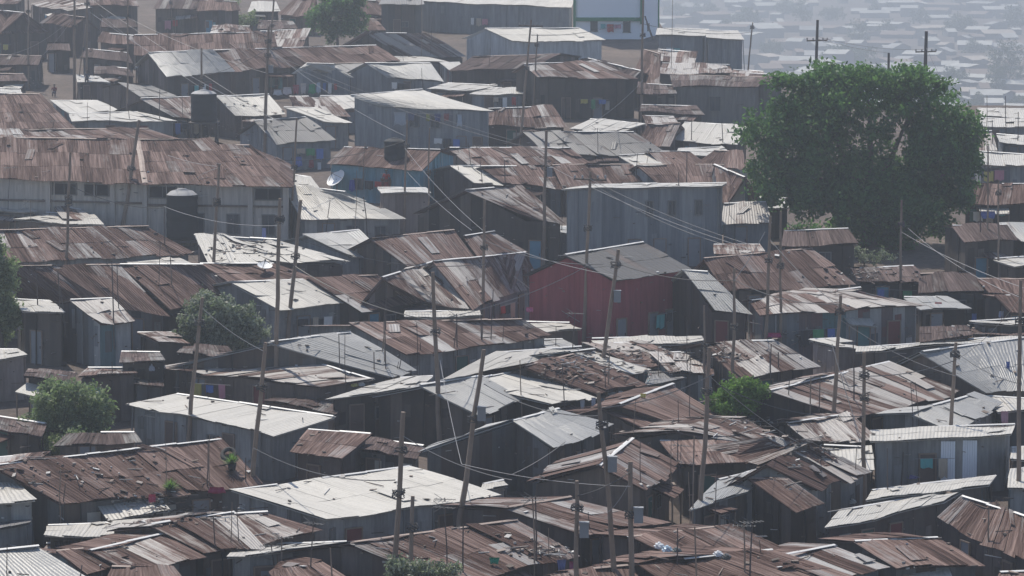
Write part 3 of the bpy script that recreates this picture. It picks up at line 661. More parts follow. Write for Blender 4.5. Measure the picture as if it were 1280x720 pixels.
H('shaded long hut behind the huge rusty roof ridge', 'D', '68,556 176,552 168,541 84,541', h=1.9, w='plank', t='m', rise=.1)  # added to darken the open gap below the left bush
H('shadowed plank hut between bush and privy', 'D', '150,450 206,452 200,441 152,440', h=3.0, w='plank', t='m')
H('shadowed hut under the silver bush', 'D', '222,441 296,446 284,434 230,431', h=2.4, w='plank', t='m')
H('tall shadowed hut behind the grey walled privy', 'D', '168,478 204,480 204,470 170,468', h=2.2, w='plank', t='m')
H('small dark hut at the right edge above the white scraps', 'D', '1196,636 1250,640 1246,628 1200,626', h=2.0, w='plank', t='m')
H('brown roof climbing beside the foot of the white tower block', 'R', '788,101 824,105 826,68 806,62', h=2.4, w='plank', t='m', d=8)
H('dark hut between the blue doored hut and the thin rusty roof', 'D', '126,33 172,35 166,25 128,23', h=2.6, w='plank')
H('dark low hut in the gap left of the blue doored hut', 'D', '58,62 88,63 86,54 60,53', h=2.4, w='plank')
H('dark wall hut on the bank right of the light green shrub', 'D', '322,35 372,37 366,27 324,26', h=2.2, w='mud', t='m')
H('brown hut at the top edge left of the tree', 'R', '246,12 300,13 296,2 250,0', h=3.2, w='rust')
H('dusty flat roof below the light green shrub', 'M', '262,42 318,43 312,33 266,32', h=2.4, w='mud', t='m', messy=1.8)
# ---- the great hall with the hipped corner
def great_hall():
    r = random.Random(5); idx = len(HOUSES); h = 4.6; lab = 'great hall with a large hipped rusty roof and cream walls'
    E0, E1, E2 = at(-30, 221, h), at(182, 229, h), at(366, 232, h)
    R0, R1, R2 = at(-30, 172, h + 2.2), at(172, 175, h + 2.2), at(312, 182, h + 1.75)
    Em, R1b, R2b = at(324, 231, h), at(262, 174, h + 2.2), at(274, 182, h + 1.75)
    root = empty('great_hall', Vector((E1.x, E1.y + 6, 0))); root.location.z = G(root.location.x, root.location.y)
    tag(root, lab, 'hall')
    mb = MB(); facet(mb, E0, E1, R1, R0, r, .35); facet(mb, E1, Em, R1b, R1, r, .35); facet(mb, Em + Vector((-1.2, .1, -.04)), E2, R2, R2b, r, .35)
    B0, B1, B2 = R0 + Vector((0, 7, -2)), R1 + Vector((1, 7, -2)), R2 + Vector((3, 6, -2))
    facet(mb, B1, B0, R0, R1, r, .35); facet(mb, B2, B1, R1, R1b, r, .35)
    facet(mb, E2, B2, R2 + Vector((.05, 0, 0)), R2, r, .3)
    mb.build('roof', RM['R'], root)
    cp = MB(); capline(cp, R0, R1, r); capline(cp, R1, R1b, r); capline(cp, R2b, R2, r); capline(cp, E1, R1, r, .2); cp.build('ridge_highlight_cap', M_caprust, root)
    wb = MB(); ins, c = walls(wb, [E0, E1, E2, B2, B1, B0], h, r, inset=.5); wb.build('wall', WM['cream'], root)
    for (A, B, n) in ((ins[0], ins[1], 5), (ins[1], ins[2], 4)):
        d = (B - A); L = d.length; d.normalize(); rz = math.atan2(d.y, d.x)
        for k in range(n + 1):
            if n == 5 and k in (0, 1, 3): continue
            p = A.lerp(B, k / n); m = MB(); g = G(p.x, p.y); m.box(p.x + d.y * .08, p.y - abs(d.x) * .08, g + 2.0, .35, .3, 4.9, rz); m.build('pillar', WM['cream'], root)
        for k in range(n):
            t = (k + .5) / n
            if (n == 5 and k in (2, 3)) or (n == 4 and k in (0, 3)): opening(root, A, B, t, L / n * .75, 3.5, 4.3, 'window', M_dark, c)
            if n == 4 and k: opening(root, A, B, t, .9, 1.0, 2.4, 'window', M_glass, c)
        m = MB(); p = A.lerp(B, .5); m.box(p.x, p.y - .14, G(p.x, p.y) + 3.0, L, .12, .14, rz); m.build('ledge', WM['mud'], root)
    reg(mb, idx); reg(wb, idx); HOUSES.append((root, lab, ins, c))
great_hall()
def tent(label, kind, L, Pk, Rr, back, h, w):
    """a gable end that faces the camera: left eave, peak, right eave at the front; back = pixel of the far ridge end"""
    r = random.Random(len(HOUSES)); idx = len(HOUSES)
    A, B = at(*L, h), at(*Rr, h); T = at(*Pk, h + 1.2); T.y = (A.y + B.y) / 2; T = atY(Pk[0], Pk[1], T.y)
    q = atY(back[0], back[1], T.y + 4.0); v = Vector((q.x - T.x, 4.0, 0))
    A2, B2, T2 = A + v, B + v, T + v
    root = empty('shack', (T.x, T.y + 2, G(T.x, T.y + 2))); tag(root, label, 'shack', 'tin roofed shacks of the settlement')
    mb = MB(); facet(mb, A2, A, T, T2, r, .5); facet(mb, B, B2, T2, T, r, .5); mb.build('roof', RM[kind], root)
    cp = MB(); capline(cp, T, T2, r); cp.build('ridge_highlight_cap', M_cap, root)
    wb = MB(); ins, c = walls(wb, [A, T, B, B2, T2, A2], h, r); wb.build('wall', WM[w], root)
    reg(mb, idx); reg(wb, idx); HOUSES.append((root, label, ins, c))
tent('little gabled hut in front of the great hall at the left edge', 'M', (2, 241), (46, 222), (85, 246), (30, 217), 2.7, 'mud')
# ---- white tower block
def tower():
    idx = len(HOUSES); lab = 'white tower block with green trim and small windows'
    Y = 425.0
    p0, p1, p2 = atY(718, 92, Y), atY(803, 92, Y), atY(823, 88, Y + 7)
    z0 = G(p0.x, Y) - 1; zt = 31.0
    d = (p1 - p0); d.z = 0
    root = empty('tower_block', (p0.x, Y, G(p0.x, Y))); tag(root, lab, 'building')
    dep = Vector((p2.x - p1.x, 7, 0))
    mb = MB(); base = [Vector((p0.x, Y, zt)), Vector((p1.x, Y, zt)), Vector((p1.x, Y, zt)) + dep, Vector((p0.x, Y, zt)) + dep]
    mb.prism(base, [Vector((q.x, q.y, z0)) for q in base], .5); mb.build('wall', WM['white'], root); reg(mb, idx); HOUSES.append((root, lab, base, p0))
    zz = lambda y: atY(740, y, Y).z
    t = MB(); t.box((p0.x + p1.x) / 2, Y - .2, zz(24), (p1.x - p0.x), .35, .42); t.build('green_band', M_green, root)
    up = MB(); up.box((p0.x + p1.x) / 2, Y - .1, (zz(22) + zt) / 2, (p1.x - p0.x) - .6, .14, zt - zz(22)); up.build('upper_panel', WM['white'], root)
    for x in (718, 802):
        q = atY(x, 20, Y - .25); t = MB(); t.box(q.x, Y - .25, (zz(30 if x > 750 else 34) + zt) / 2, .28, .3, zt - zz(30 if x > 750 else 34)); t.build('green_post', M_green, root)
    q = p1 + dep; t = MB(); t.box(q.x - .05, q.y - .15, (zz(60) + zt) / 2, .25, .3, zt - zz(60)); t.build('green_post', M_green, root)
    for (x0, x1, y0, y1) in ((738, 747, 25.5, 39), (779, 788, 26.5, 40), (778, 787, 69, 80), (738, 746, 70, 80)):
        a, b = atY(x0, y0, Y - .03), atY(x1, y1, Y - .03)
        m = MB(); m.box((a.x + b.x) / 2, Y - .03, (a.z + b.z) / 2, b.x - a.x, .1, a.z - b.z); w = m.build('window', M_glass, root)
        f = MB(); f.box((a.x + b.x) / 2, Y - .06, b.z - .04, b.x - a.x + .2, .16, .07); f.build('sill', M_frame, w)
    rz = math.atan2(dep.y, dep.x)
    for f_, y0, y1 in ((.35, 70, 83), (.35, 30, 40)):
        q = p1 + dep * f_; m = MB(); m.box(q.x, q.y, (zz(y0) + zz(y1)) / 2, 1.0, .1, zz(y0) - zz(y1), rz); m.build('window', M_glass, root)
    # stair rail down the right side
    m = MB(); q = p1 + dep * .4
    m.tube([atY(806, 20, Y - .6), atY(820, 60, Y - .6), atY(834, 92, Y - .6)], .09, 5); m.tube([atY(808, 28, Y - .7), atY(822, 68, Y - .7), atY(834, 96, Y - .7)], .06, 5); m.build('stair_rail', M_rod, root)
tower()
# ------------------------------------------------------------------ find what stands where
bvh = BVHTree.FromPolygons(BV, BF)
def hit(x, y, dy=0):
    d = ray(x, y); o = Vector((0, 0, ZC))
    loc, n, i, dist = bvh.ray_cast(o, d)
    p = at(x, y, 0)
    if loc is not None and loc.y < p.y + 3: return loc, BI[i]
    return p, None
def near_house(x, y):
    best = min(range(len(HOUSES)), key=lambda i: (HOUSES[i][0].location - at(x, y + 10, 1)).length)
    return best
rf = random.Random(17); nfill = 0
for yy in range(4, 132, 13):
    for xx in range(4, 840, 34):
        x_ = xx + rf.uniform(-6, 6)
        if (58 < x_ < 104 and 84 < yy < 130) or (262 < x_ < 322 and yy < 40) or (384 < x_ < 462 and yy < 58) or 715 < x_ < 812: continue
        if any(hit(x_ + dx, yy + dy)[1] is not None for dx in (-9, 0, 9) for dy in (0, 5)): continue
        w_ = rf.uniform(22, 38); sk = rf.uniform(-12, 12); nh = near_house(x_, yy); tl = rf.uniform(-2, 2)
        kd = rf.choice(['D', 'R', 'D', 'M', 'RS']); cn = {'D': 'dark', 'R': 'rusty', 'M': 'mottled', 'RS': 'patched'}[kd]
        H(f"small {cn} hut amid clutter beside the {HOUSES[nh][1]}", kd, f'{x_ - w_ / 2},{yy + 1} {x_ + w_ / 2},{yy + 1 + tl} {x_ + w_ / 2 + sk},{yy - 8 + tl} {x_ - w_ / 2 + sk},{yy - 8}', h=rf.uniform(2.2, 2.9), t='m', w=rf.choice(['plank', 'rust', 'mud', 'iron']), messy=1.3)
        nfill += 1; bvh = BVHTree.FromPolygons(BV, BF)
print('fill', nfill)
_c = {}
for h_ in HOUSES:
    o_ = h_[0]; w_ = o_['label'].split(); 
    if len(w_) > 16: w_ = w_[:16]
    while w_[-1] in ('the', 'of', 'a', 'at', 'and', 'with', 'to', 'in', 'by', 'left', 'right', 'on'): w_.pop()
    _c.setdefault(' '.join(w_), []).append(o_)
for k_, L_ in _c.items():
    L_.sort(key=lambda o: o.location.x)
    for j_, o_ in enumerate(L_): o_['label'] = k_ if len(L_) == 1 else ' '.join((['leftmost', 'second', 'third', 'fourth', 'fifth'][j_] + ' ' + k_).split()[:16])
USED = {}
def uniq(base, x):
    USED.setdefault(base, []).append(x); return base
PEND = []           # (object, stem, landmark, x): labels are completed once all are known
def pend(o, stem, hi, x, y): PEND.append((o, stem, hi, x, y))
STOP = set('the of a at by in on with and left right between behind below above under over lower upper small big wide white green rusty silver brown from to just two giant water tower iron'.split())
def trim(t, n=16):
    w = t.split()
    if len(w) <= n: return t
    w = w[:n]
    while w[-1] in STOP: w.pop()
    return ' '.join(w).rstrip(',')
# ---- wooden utility poles
POLES = {}
def pole(pid, xt, yt, xb, yb, rad=.13, arm=0, kind='timber', box=0, mat=None, knots=1, extra=''):
    p, hi = hit(xb, yb)
    p = p + Vector((0, -.12, 0)) * (1 if hi is not None else 0)
    T = atY(xt, yt, p.y + rng.uniform(-.3, .3)); d = (p - T)
    g = G(p.x, p.y); k = (g - .8 - p.z) / d.z; Bt = p + d * k; Bt.z = g - .8
    root = empty('utility_pole' if rad > .1 else 'timber_post', (Bt.x, Bt.y, g))
    H_ = T.z - g
    nseg = 7; pts = []; rs = []
    r = random.Random(pid)
    for i in range(nseg + 1):
        t = i / nseg; q = Bt.lerp(T, t); b = math.sin(t * math.pi) * r.uniform(-.05, .05)
        pts.append(q + Vector((b, 0, 0))); rs.append(.72 * rad * (1.15 - .4 * t) * r.uniform(.93, 1.07))
    m = MB(); m.tube(pts, rs, 8); m.build('shaft', mat or M_wood, root)
    ax = (T - Bt).normalized()
    if arm:
        for a in range(arm):
            q = T - ax * (.5 + a * .9); m = MB(); w = 1.0 + .35 * a
            m.tube([q + Vector((-w, -.12, .05)), q + Vector((w, -.12, -.03))], .065, 5); cr = m.build('crossarm', M_wood_d, root)
            for s in (-1, -.5, .5, 1):
                i_ = MB(); i_.lathe([(.001, .24), (.05, .22), (.07, .12), (.045, .05), (.03, 0)], q + Vector((w * .92 * s, -.12, .05)), 8); i_.build('insulator', M_tanktop, cr)
    if box:
        q = T - ax * H_ * .3 + Vector((.3, -.15, 0)); m = MB(); m.box(q.x, q.y, q.z, .38, .28, .6); m.box(q.x, q.y, q.z + .33, .42, .34, .06); m.build('meter_box', M_door['grey'], root)
    if knots:   # coils of cable bound round the shaft
        for kf in [r.uniform(.62, .9) for _ in range(knots)]:
            q = Bt.lerp(T, kf); m = MB()
            for c_ in range(5):
                pts = [q + Vector((math.cos(a) * (rad + .05 + .08 * r.random()), math.sin(a) * (rad + .05), .06 * c_ + .16 * r.random() + .04 * math.sin(a * 2))) for a in [k_ * .7 for k_ in range(11)]]
                m.tube(pts, .022, 4, cap=False)
            m.build('cable_coil', M_wire_d, root)
    thick = 'thick ' if rad > .16 else ('slim ' if rad < .1 else '')
    lean = abs(xt - xb) > 12
    stem = f"{thick}{'leaning ' if lean else ''}{kind} pole{' with crossarm' if arm else ''}{' and meter box' if box else ''}{extra}"
    tag(root, stem, 'utility pole' if rad > .1 else 'post', 'wooden poles between the shacks')
    pend(root, stem, hi if hi is not None else near_house(xb, yb), xb, yb)
    POLES[pid] = (T, Bt)
PL = [
 (1, 93, -10, 93, 124, .2, 0), (2, 109, -10, 108, 100, .17, 0), (3, 35, -10, 36, 113, .13, 0), (4, 160, -5, 159, 138, .11, 0), (5, 252, 60, 251, 172, .16, 0),
 (6, 343, -10, 338, 60, .15, 1), (7, 336, 33, 331, 190, .2, 0), (8, 174, 150, 154, 282, .2, 0), (9, 88, 190, 83, 329, .14, 0), (10, 274, 205, 267, 326, .15, 0),
 (11, 350, 248, 346, 428, .17, 0), (12, 376, 250, 361, 412, .17, 0), (13, 371, 148, 366, 250, .12, 0), (14, 664, 25, 650, 182, .14, 1), (15, 672, 43, 667, 120, .12, 0),
 (16, 804, -10, 802, 146, .17, 0), (17, 683, 163, 680, 283, .17, 0), (18, 738, 214, 730, 420, .15, 1), (19, 606, 250, 604, 392, .14, 0), (20, 541, 340, 549, 540, .17, 0),
 (21, 605, 437, 574, 657, .18, 0), (22, 504, 515, 494, 692, .17, 0), (23, 516, 620, 514, 722, .15, 0), (24, 332, 428, 317, 592, .16, 0), (25, 253, 372, 238, 522, .15, 0),
 (26, 773, 312, 754, 446, .17, 0), (27, 748, 490, 768, 708, .16, 0), (28, 788, 577, 790, 724, .17, 0), (29, 721, 601, 721, 724, .15, 0), (30, 887, 434, 876, 624, .16, 0),
 (31, 880, 382, 881, 470, .1, 0), (32, 918, 335, 916, 472, .13, 0), (33, 963, 270, 957, 422, .14, 0), (34, 976, 264, 975, 402, .12, 0), (35, 1051, 369, 1042, 512, .15, 0),
 (36, 1080, 440, 1080, 626, .14, 0), (37, 1195, 428, 1188, 531, .15, 0), (38, 1127, 250, 1125, 366, .12, 0), (39, 1276, 350, 1273, 600, .15, 0), (40, 1248, 228, 1248, 346, .09, 0),
 (41, 1235, 182, 1234, 286, .09, 0), (42, 1022, 25, 1018, 91, .15, 1), (43, 1158, 39, 1155, 91, .18, 1), (44, 1111, 66, 1110, 88, .13, 0), (45, 941, 28, 936, 80, .12, 0), (46, 213, 0, 216, 30, .1, 0),
 (47, 509, 150, 506, 270, .12, 0), (48, 537, 160, 535, 262, .09, 0), (49, 107, 30, 97, 120, .09, 0),
]
for a in PL:
    far = a[0] in (42, 43, 44)
    if far:      # poles that rise behind the giant tree
        Y = 335; b = at(a[3], 175, 0); T = atY(a[1], a[2], Y); Bt = Vector((atY(a[3], a[4], Y).x, Y, Gp(Y) - .8))
        root = empty('utility_pole', (Bt.x, Y, Gp(Y))); m = MB(); m.tube([Bt, Bt.lerp(T, .5), T], [a[5] * 1.1, a[5], a[5] * .8], 8); m.build('shaft', M_wood_d, root)
        if a[6]:
            q = T - Vector((0, 0, 1.9)); m = MB(); m.tube([q + Vector((-1.0, -.1, 0)), q + Vector((.9, -.1, .05))], .07, 5); cr = m.build('crossarm', M_wood_d, root)
            for s in (-.95, -.4, .5, .9):
                i_ = MB(); i_.lathe([(.001, .26), (.06, .22), (.07, .1), (.03, 0)], q + Vector((s, -.1, .04)), 8); i_.build('insulator', M_tanktop, cr)
        tag(root, {42: 'tall pole with crossarm above the left top of the giant tree', 43: 'thick crossarm pole above the right top of the giant tree', 44: 'short stub of a pole peeping above the middle of the giant tree'}[a[0]], 'utility pole', 'wooden poles between the shacks'); POLES[a[0]] = (T, Bt)
    else:
        pole(a[0], a[1], a[2], a[3], a[4], a[5], a[6], box=a[0] in (7, 17, 21, 27, 28, 29, 26), knots=2 if a[0] in (5, 7, 10, 11, 36, 37, 9, 22) else 1)
# white striped pole by the two floor block etc. : thin metal masts and aerials
ANT = [(47,340,381,0),(74,338,386,0),(142,326,403,0),(149,330,385,0),(199,304,356,0),(206,258,305,0),(214,318,356,0),(245,272,312,0),(444,213,273,0),(457,246,273,0),(410,250,272,0),
 (118,0,20,0),(229,120,146,0),(200,112,150,0),(110,128,150,0),(137,125,150,0),(162,130,148,0),(66,150,162,1),(10,208,262,1),(37,250,284,1),(437,372,402,0),(424,417,463,0),(433,418,478,0),(482,350,412,0),(478,440,415,0),
 (482,388,461,0),(468,440,462,0),(497,452,461,0),(500,448,460,0),(481,402,452,0),(526,428,438,0),(521,403,440,0),(572,392,440,1),(568,408,440,0),(603,390,425,0),(602,400,424,0),(614,362,424,0),(628,398,426,0),(513,470,452,0),
 (652,450,502,0),(705,455,500,0),(716,390,440,1),(696,408,432,0),(757,460,488,0),(759,440,490,0),(822,430,470,0),(862,436,520,0),(848,500,528,0),(793,500,540,0),(900,440,462,0),(904,425,460,0),
 (645,545,555,0),(840,550,612,0),(852,555,610,1),(866,545,640,0),(862,590,655,0),(893,590,658,0),(802,545,604,0),(847,545,580,0),(860,400,465,0),(670,620,700,1),(667,623,706,1),(685,660,705,0),(738,640,672,0),
 (847,660,706,0),(871,658,722,0),(930,655,715,1),(938,650,720,1),(950,675,690,0),(1127,565,600,0),(1237,632,675,0),(1067,425,500,0),(1024,470,520,0),(1069,560,620,0),(1110,560,612,0),(1140,480,520,0),(1147,478,520,0),
 (964,430,466,0),(972,440,470,0),(985,475,512,0),(76,585,627,0),(80,605,630,0),(207,555,603,0),(262,543,606,0),(258,550,600,0),(260,600,630,0),(268,645,680,0),(288,628,678,0),(297,632,676,0),(307,572,602,0),
 (389,652,708,1),(414,685,722,0),(353,670,690,1),(341,680,700,1),(558,632,712,1),(579,655,715,0),(556,622,634,1),(10,680,722,0),(100,706,724,0),(140,452,505,0),(78,360,388,0),(232,468,456,0),
 (848,215,232,0),(755,195,222,0),(795,192,224,1),(809,188,204,1),(858,190,228,0),(930,190,205,0),(912,240,270,0),(695,232,262,0),(702,240,288,0),(575,208,230,0),(602,200,228,0),(631,200,226,0),(572,185,205,0),(455,178,206,0),
 (864,148,178,0),(903,152,178,0),(870,70,88,0),(820,0,60,0),(839,0,85,0),(528,85,98,0),(538,20,68,0),(504,60,76,0),(527,0,70,0),(1203,135,165,0),(1258,120,162,0),(1272,140,176,0),(1240,150,180,0),(1233,120,160,0),
 (1040,205,240,0) ,(1225,255,290,0),(1252,385,402,0),(1180,405,432,0),(1005,395,425,0),(1013,470,505,0),(648,120,150,0),(612,60,82,0),(588,178,206,0),(560,180,206,0),(747,160,190,1),(704,172,190,0)]
for (x, y0, y1, kind) in ANT:
    if y1 <= y0: y0, y1 = y1, y0
    if 980 < x < 1200 and y1 < 280: continue
    p, hi = hit(x, y1)
    if hi is None: continue
    r = random.Random(x * 7 + y0); T = atY(x + r.uniform(-3, 3), y0, p.y)
    g = G(p.x, p.y); d = (p - T).normalized()
    Bt = p + d * min(1.6, max(.4, (p.z - g) * .9))
    root = empty('aerial_mast' if kind else 'thin_mast', (Bt.x, Bt.y, Bt.z))
    m = MB(); q = Bt.lerp(T, .6) + Vector((r.uniform(-.06, .06), 0, 0)); rr = r.choice([.022, .03, .038]); m.tube([Bt, q, T], [rr * 1.2, rr, rr * .8], 5)
    m.build('rod', M_rod if r.random() < .7 else M_wood, root)
    if kind:
        a = MB(); an = r.uniform(-.5, .5); u = Vector((math.cos(an), math.sin(an), 0)); w = Vector((-u.y, u.x, 0)); c_ = T - Vector((0, 0, .08))
        a.tube([c_ - u * .5, c_ + u * .5], .016, 4)
        for k in range(6): a.tube([c_ + u * (-.45 + .18 * k) - w * (.34 - .03 * k) , c_ + u * (-.45 + .18 * k) + w * (.34 - .03 * k)], .012, 4)
        for s in (-1, 1): a.tube([c_ - u * .5 + Vector((0, 0, .25 * s)), c_ - u * .1], .012, 4)
        a.build('aerial', M_frame, root)
    stem = 'television aerial' if kind else 'thin mast'
    tag(root, stem, 'aerial' if kind else 'mast', 'thin masts and aerials over the roofs'); pend(root, stem, hi, x, y1)
# ---- cables: (x0, y0, x1, y1, pole id giving the distance of each end or 0, sag in photo px, colour)
def yd(pid, x, y): return POLES[pid][0].y if pid else None
WIRES = [
 (115, 0, 374, 168, 2, 7, 3, 1, 'white cable from the top left pole down towards the pole cluster'), (112, 15, 366, 160, 2, 13, 8, 1, 'second cable from the top left pole, slightly lower'),
 (125, 18, 252, 110, 2, 5, 3, 1, 'short cable from the top left pole to the tank pole'), (160, 22, 335, 92, 4, 7, 5, 1, 'cable sloping from the slim pole to the pole cluster'),
 (336, 60, 506, 170, 7, 47, 8, 1, 'cable from the pole cluster to the pole by the blue house'), (337, 66, 640, 175, 7, 14, 6, 1, 'long cable passing over the big white roofed store'),
 (336, 70, 683, 190, 7, 17, 10, 0, 'dark cable from the pole cluster to the box pole'), (506, 185, 606, 290, 47, 19, 6, 1, 'white cable running down right of the blue house'),
 (509, 215, 590, 288, 47, 19, 4, 1, 'lower cable beside the pink timber shed'), (350, 200, 509, 175, 13, 47, 8, 0, 'cable in front of the blue house'),
 (210, 194, 271, 208, 8, 10, 2, 1, 'white cable end near the hipped hall roof'), (230, 235, 273, 210, 8, 10, -4, 1, 'white looped cable above the black tank'),
 (205, 258, 350, 282, 10, 11, 8, 1, 'sagging cable in front of the great hall windows'), (88, 232, 206, 260, 9, 10, 8, 0, 'dark cable along the great hall'),
 (683, 205, 940, 312, 17, 33, 8, 1, 'first of three white cables across the two floor iron block'), (738, 224, 945, 308, 18, 33, 6, 1, 'second of three white cables across the two floor iron block'), (738, 228, 930, 312, 18, 33, 10, 1, 'third of three white cables across the two floor iron block'),
 (664, 44, 804, 20, 14, 16, 8, 0, 'dark cable from the twin poles to the white tower'), (804, 30, 941, 40, 16, 45, 6, 0, 'dark cable from the tower pole to the ridge pole'),
 (1023, 46, 1156, 62, 42, 43, 5, 1, 'upper cable strung between the two crossarm poles over the tree'), (1023, 49, 1110, 66, 42, 44, 2, 1, 'lower cable strung from the left crossarm pole over the tree'),
 (1158, 60, 1240, 190, 43, 41, 12, 0, 'cable falling right of the giant tree'), (1127, 290, 1280, 360, 38, 39, 5, 1, 'cable right of the slim pole below the tree, upper'), (1135, 285, 1276, 372, 38, 39, 9, 1, 'cable right of the slim pole below the tree, lower'),
 (606, 300, 754, 330, 19, 26, 10, 0, 'dark cable crossing in front of the red house gable'), (642, 345, 738, 410, 19, 18, 3, 1, 'cable slanting over the red wall'), (640, 310, 773, 345, 19, 26, 4, 1, 'cable over the red house roof'),
 (541, 400, 738, 330, 20, 18, 10, 0, 'dark cable rising from the leaning pole to the red house pole'), (350, 320, 541, 400, 11, 20, 14, 0, 'dark cable from the close pair of poles to the centre pole'),
 (376, 300, 606, 330, 12, 19, 14, 0, 'dark cable across the mottled centre roof'), (605, 480, 748, 520, 21, 27, 12, 0, 'dark cable over the large white centre sheet'), (550, 450, 577, 580, 20, 21, 6, 1, 'white cable hanging between the centre poles'),
 (504, 545, 640, 600, 22, 28, 8, 1, 'cable below the leaning centre pole'), (577, 580, 788, 608, 21, 28, 6, 1, 'pale cable towards the grey capped post'), (640, 593, 707, 552, 28, 27, 3, 1, 'white cable curving in front of the big silver roof'),
 (760, 640, 785, 606, 27, 28, 4, 1, 'short white cable looping between two foreground posts'), (748, 510, 887, 470, 27, 30, 8, 0, 'dark cable towards the pole by the green bush'), (887, 470, 1010, 560, 30, 36, 6, 1, 'cable passing over the green bush'),
 (895, 480, 1080, 520, 30, 36, 14, 0, 'dark cable under the diagonal sheet roof'), (1080, 470, 1195, 450, 36, 37, 6, 0, 'dark cable between the two right hand poles'), (1051, 385, 963, 300, 35, 33, 5, 0, 'dark cable over the white patched roof'),
 (1051, 400, 1195, 470, 35, 37, 8, 1, 'thin cable crossing the long dark wall'), (1195, 440, 1276, 480, 37, 39, 6, 0, 'dark cable over the bright ribbed roof'), (918, 350, 1051, 380, 32, 35, 10, 0, 'dark cable in front of the broad rusty roof'),
 (773, 330, 918, 350, 26, 32, 8, 0, 'dark cable along the right wall of the red house'), (253, 385, 332, 440, 25, 24, 5, 0, 'cable over the silver bush'), (130, 470, 34, 446, 9, 9, 6, 1, 'cable above the left bush'),
 (252, 95, 336, 60, 5, 7, 5, 0, 'cable from the tank pole up to the pole cluster'), (683, 180, 804, 100, 17, 16, 12, 0, 'dark cable rising to the tower pole'), (494, 600, 317, 560, 22, 24, 14, 0, 'dark cable above the brilliant white roof'),
 (721, 620, 788, 590, 29, 28, 4, 0, 'dark cable between two foreground posts'), (1080, 560, 1040, 430, 36, 35, 4, 0, 'steep stay cable by the square white roof'), (93, 20, 40, 80, 1, 3, 5, 1, 'cable at the top left corner'), (0, 70, 93, 20, 3, 1, 10, 1, 'cable leaving the picture at the top left'),
 (956, 290, 918, 350, 33, 32, 3, 0, 'dark cable by the tree shade'), (1276, 372, 1195, 450, 39, 37, 8, 1, 'cable beside the right edge pole'),
]
for (x0, y0, x1, y1, pa, pb, sag, wh, lab) in WIRES:
    ya, yb = POLES[pa][0].y - .25, POLES[pb][0].y - .25
    A, B = atY(x0, y0, ya), atY(x1, y1, yb); s = sag / F * (ya + yb) / 2
    pts = [A.lerp(B, t / 14) - Vector((0, 0, s * 4 * (t / 14) * (1 - t / 14))) for t in range(15)]
    m = MB(); m.tube(pts, .015 if wh else .022, 4); o = m.build('overhead_cable', M_wire if wh else M_wire_d)
    tag(o, lab, 'cable', 'overhead cables between the poles')
# ---- bundles of bamboo poles and props leaning on roofs
# ---- water tanks
def tank(x, yt, yb, w, label, Y=None, stand=0, top=1):
    p, hi = hit(x, yb); Y = Y or p.y - 1.0; c = atY(x, yb, Y); s = Y / F; rr = w / 2 * s; hh = (yb - yt) * s
    root = empty('water_tank', c); m = MB()
    prof = [(rr * .97, 0)]
    for i in range(1, 10):
        z = hh * .86 * i / 9; prof += [(rr * (1.0 if i % 2 else .965), z - hh * .02), (rr * (1.0 if i % 2 else .965), z)]
    prof += [(rr * .97, hh * .88)]
    m.lathe([(0.0, 0)] + prof, c, 28); m.build('tank_body', M_tank, root, True)
    m = MB(); m.lathe([(rr * .97, hh * .88), (rr * .7, hh * .95), (rr * .3, hh * .985), (rr * .3, hh), (0.0, hh)], c, 28); m.build('tank_lid', M_tanktop if top else M_tank, root, True)
    m = MB(); m.tube([c + Vector((rr * 1.03, -.1, hh * .1)), c + Vector((rr * 1.05, -.1, -1.5))], .04, 6); m.build('pipe', M_frame, root)
    if stand:
        g = G(c.x, c.y); m = MB(); m.box(c.x, c.y, c.z - .08, rr * 2.2, rr * 2.2, .14); st = m.build('stand_top', M_wood_d, root)
        for sx in (-1, 1):
            for sy in (-1, 1):
                m = MB(); m.tube([(c.x + sx * rr * .95, c.y + sy * rr * .95, c.z - .1), (c.x + sx * rr * .95, c.y + sy * rr * .95, g - .4)], .09, 6); m.build('stand_leg', M_wood_d, root)
    tag(root, label, 'water tank', 'black water tanks')
tank(255, 112, 152, 33, 'tall black ribbed water tank on a stand, upper left', stand=1)
tank(228, 235, 299, 40, 'large black water tank in front of the great hall', stand=1)
tank(493.5, 172, 205, 27, 'black water tank on the blue walled house', top=0, stand=0, Y=hit(493, 196)[0].y)
# ---- dishes
def dish(x, y, w, h, label, nrm):
    p, hi = hit(x, y + h / 2); Y = p.y - .5; c = atY(x, y, Y); rr = max(w, h) / 2 * Y / F
    root = empty('satellite_dish', (c.x, c.y + .3, c.z - rr - .4)); m = MB()
    E = Vector(nrm).to_track_quat('Z', 'Y').to_matrix()
    n = 24
    for ri in range(5):
        for k in range(n):
            def q(i, k_): a = k_ * 2 * math.pi / n; rad = rr * i / 5; return c + E @ Vector((rad * math.cos(a), rad * math.sin(a), .22 * (rad / rr) ** 2 * rr))
            f = [q(ri, k), q(ri + 1, k), q(ri + 1, k + 1), q(ri, k + 1)]
            if ri == 0: f = [f[0], f[1], f[2]]
            m.face(f); m.face([v - E @ Vector((0, 0, .03)) for v in f][::-1])
    m.build('reflector', M_dish, root, True)
    m = MB(); f_ = c + E @ Vector((0, 0, rr * .9))
    for a in (0, 2.1, 4.2): m.tube([c + E @ Vector((rr * .95 * math.cos(a), rr * .95 * math.sin(a), .2 * rr)), f_], .02, 4)
    m.box(f_.x, f_.y, f_.z, .1, .1, .16); m.build('feed_arm', M_frame, root)
    m = MB(); g = G(c.x, c.y); m.tube([c, (c.x, c.y + .3, c.z - .5), (c.x, c.y + .3, min(c.z - 1.2, p.z - .8))], .05, 6); m.build('mast', M_rod, root)
    tag(root, label, 'satellite dish')
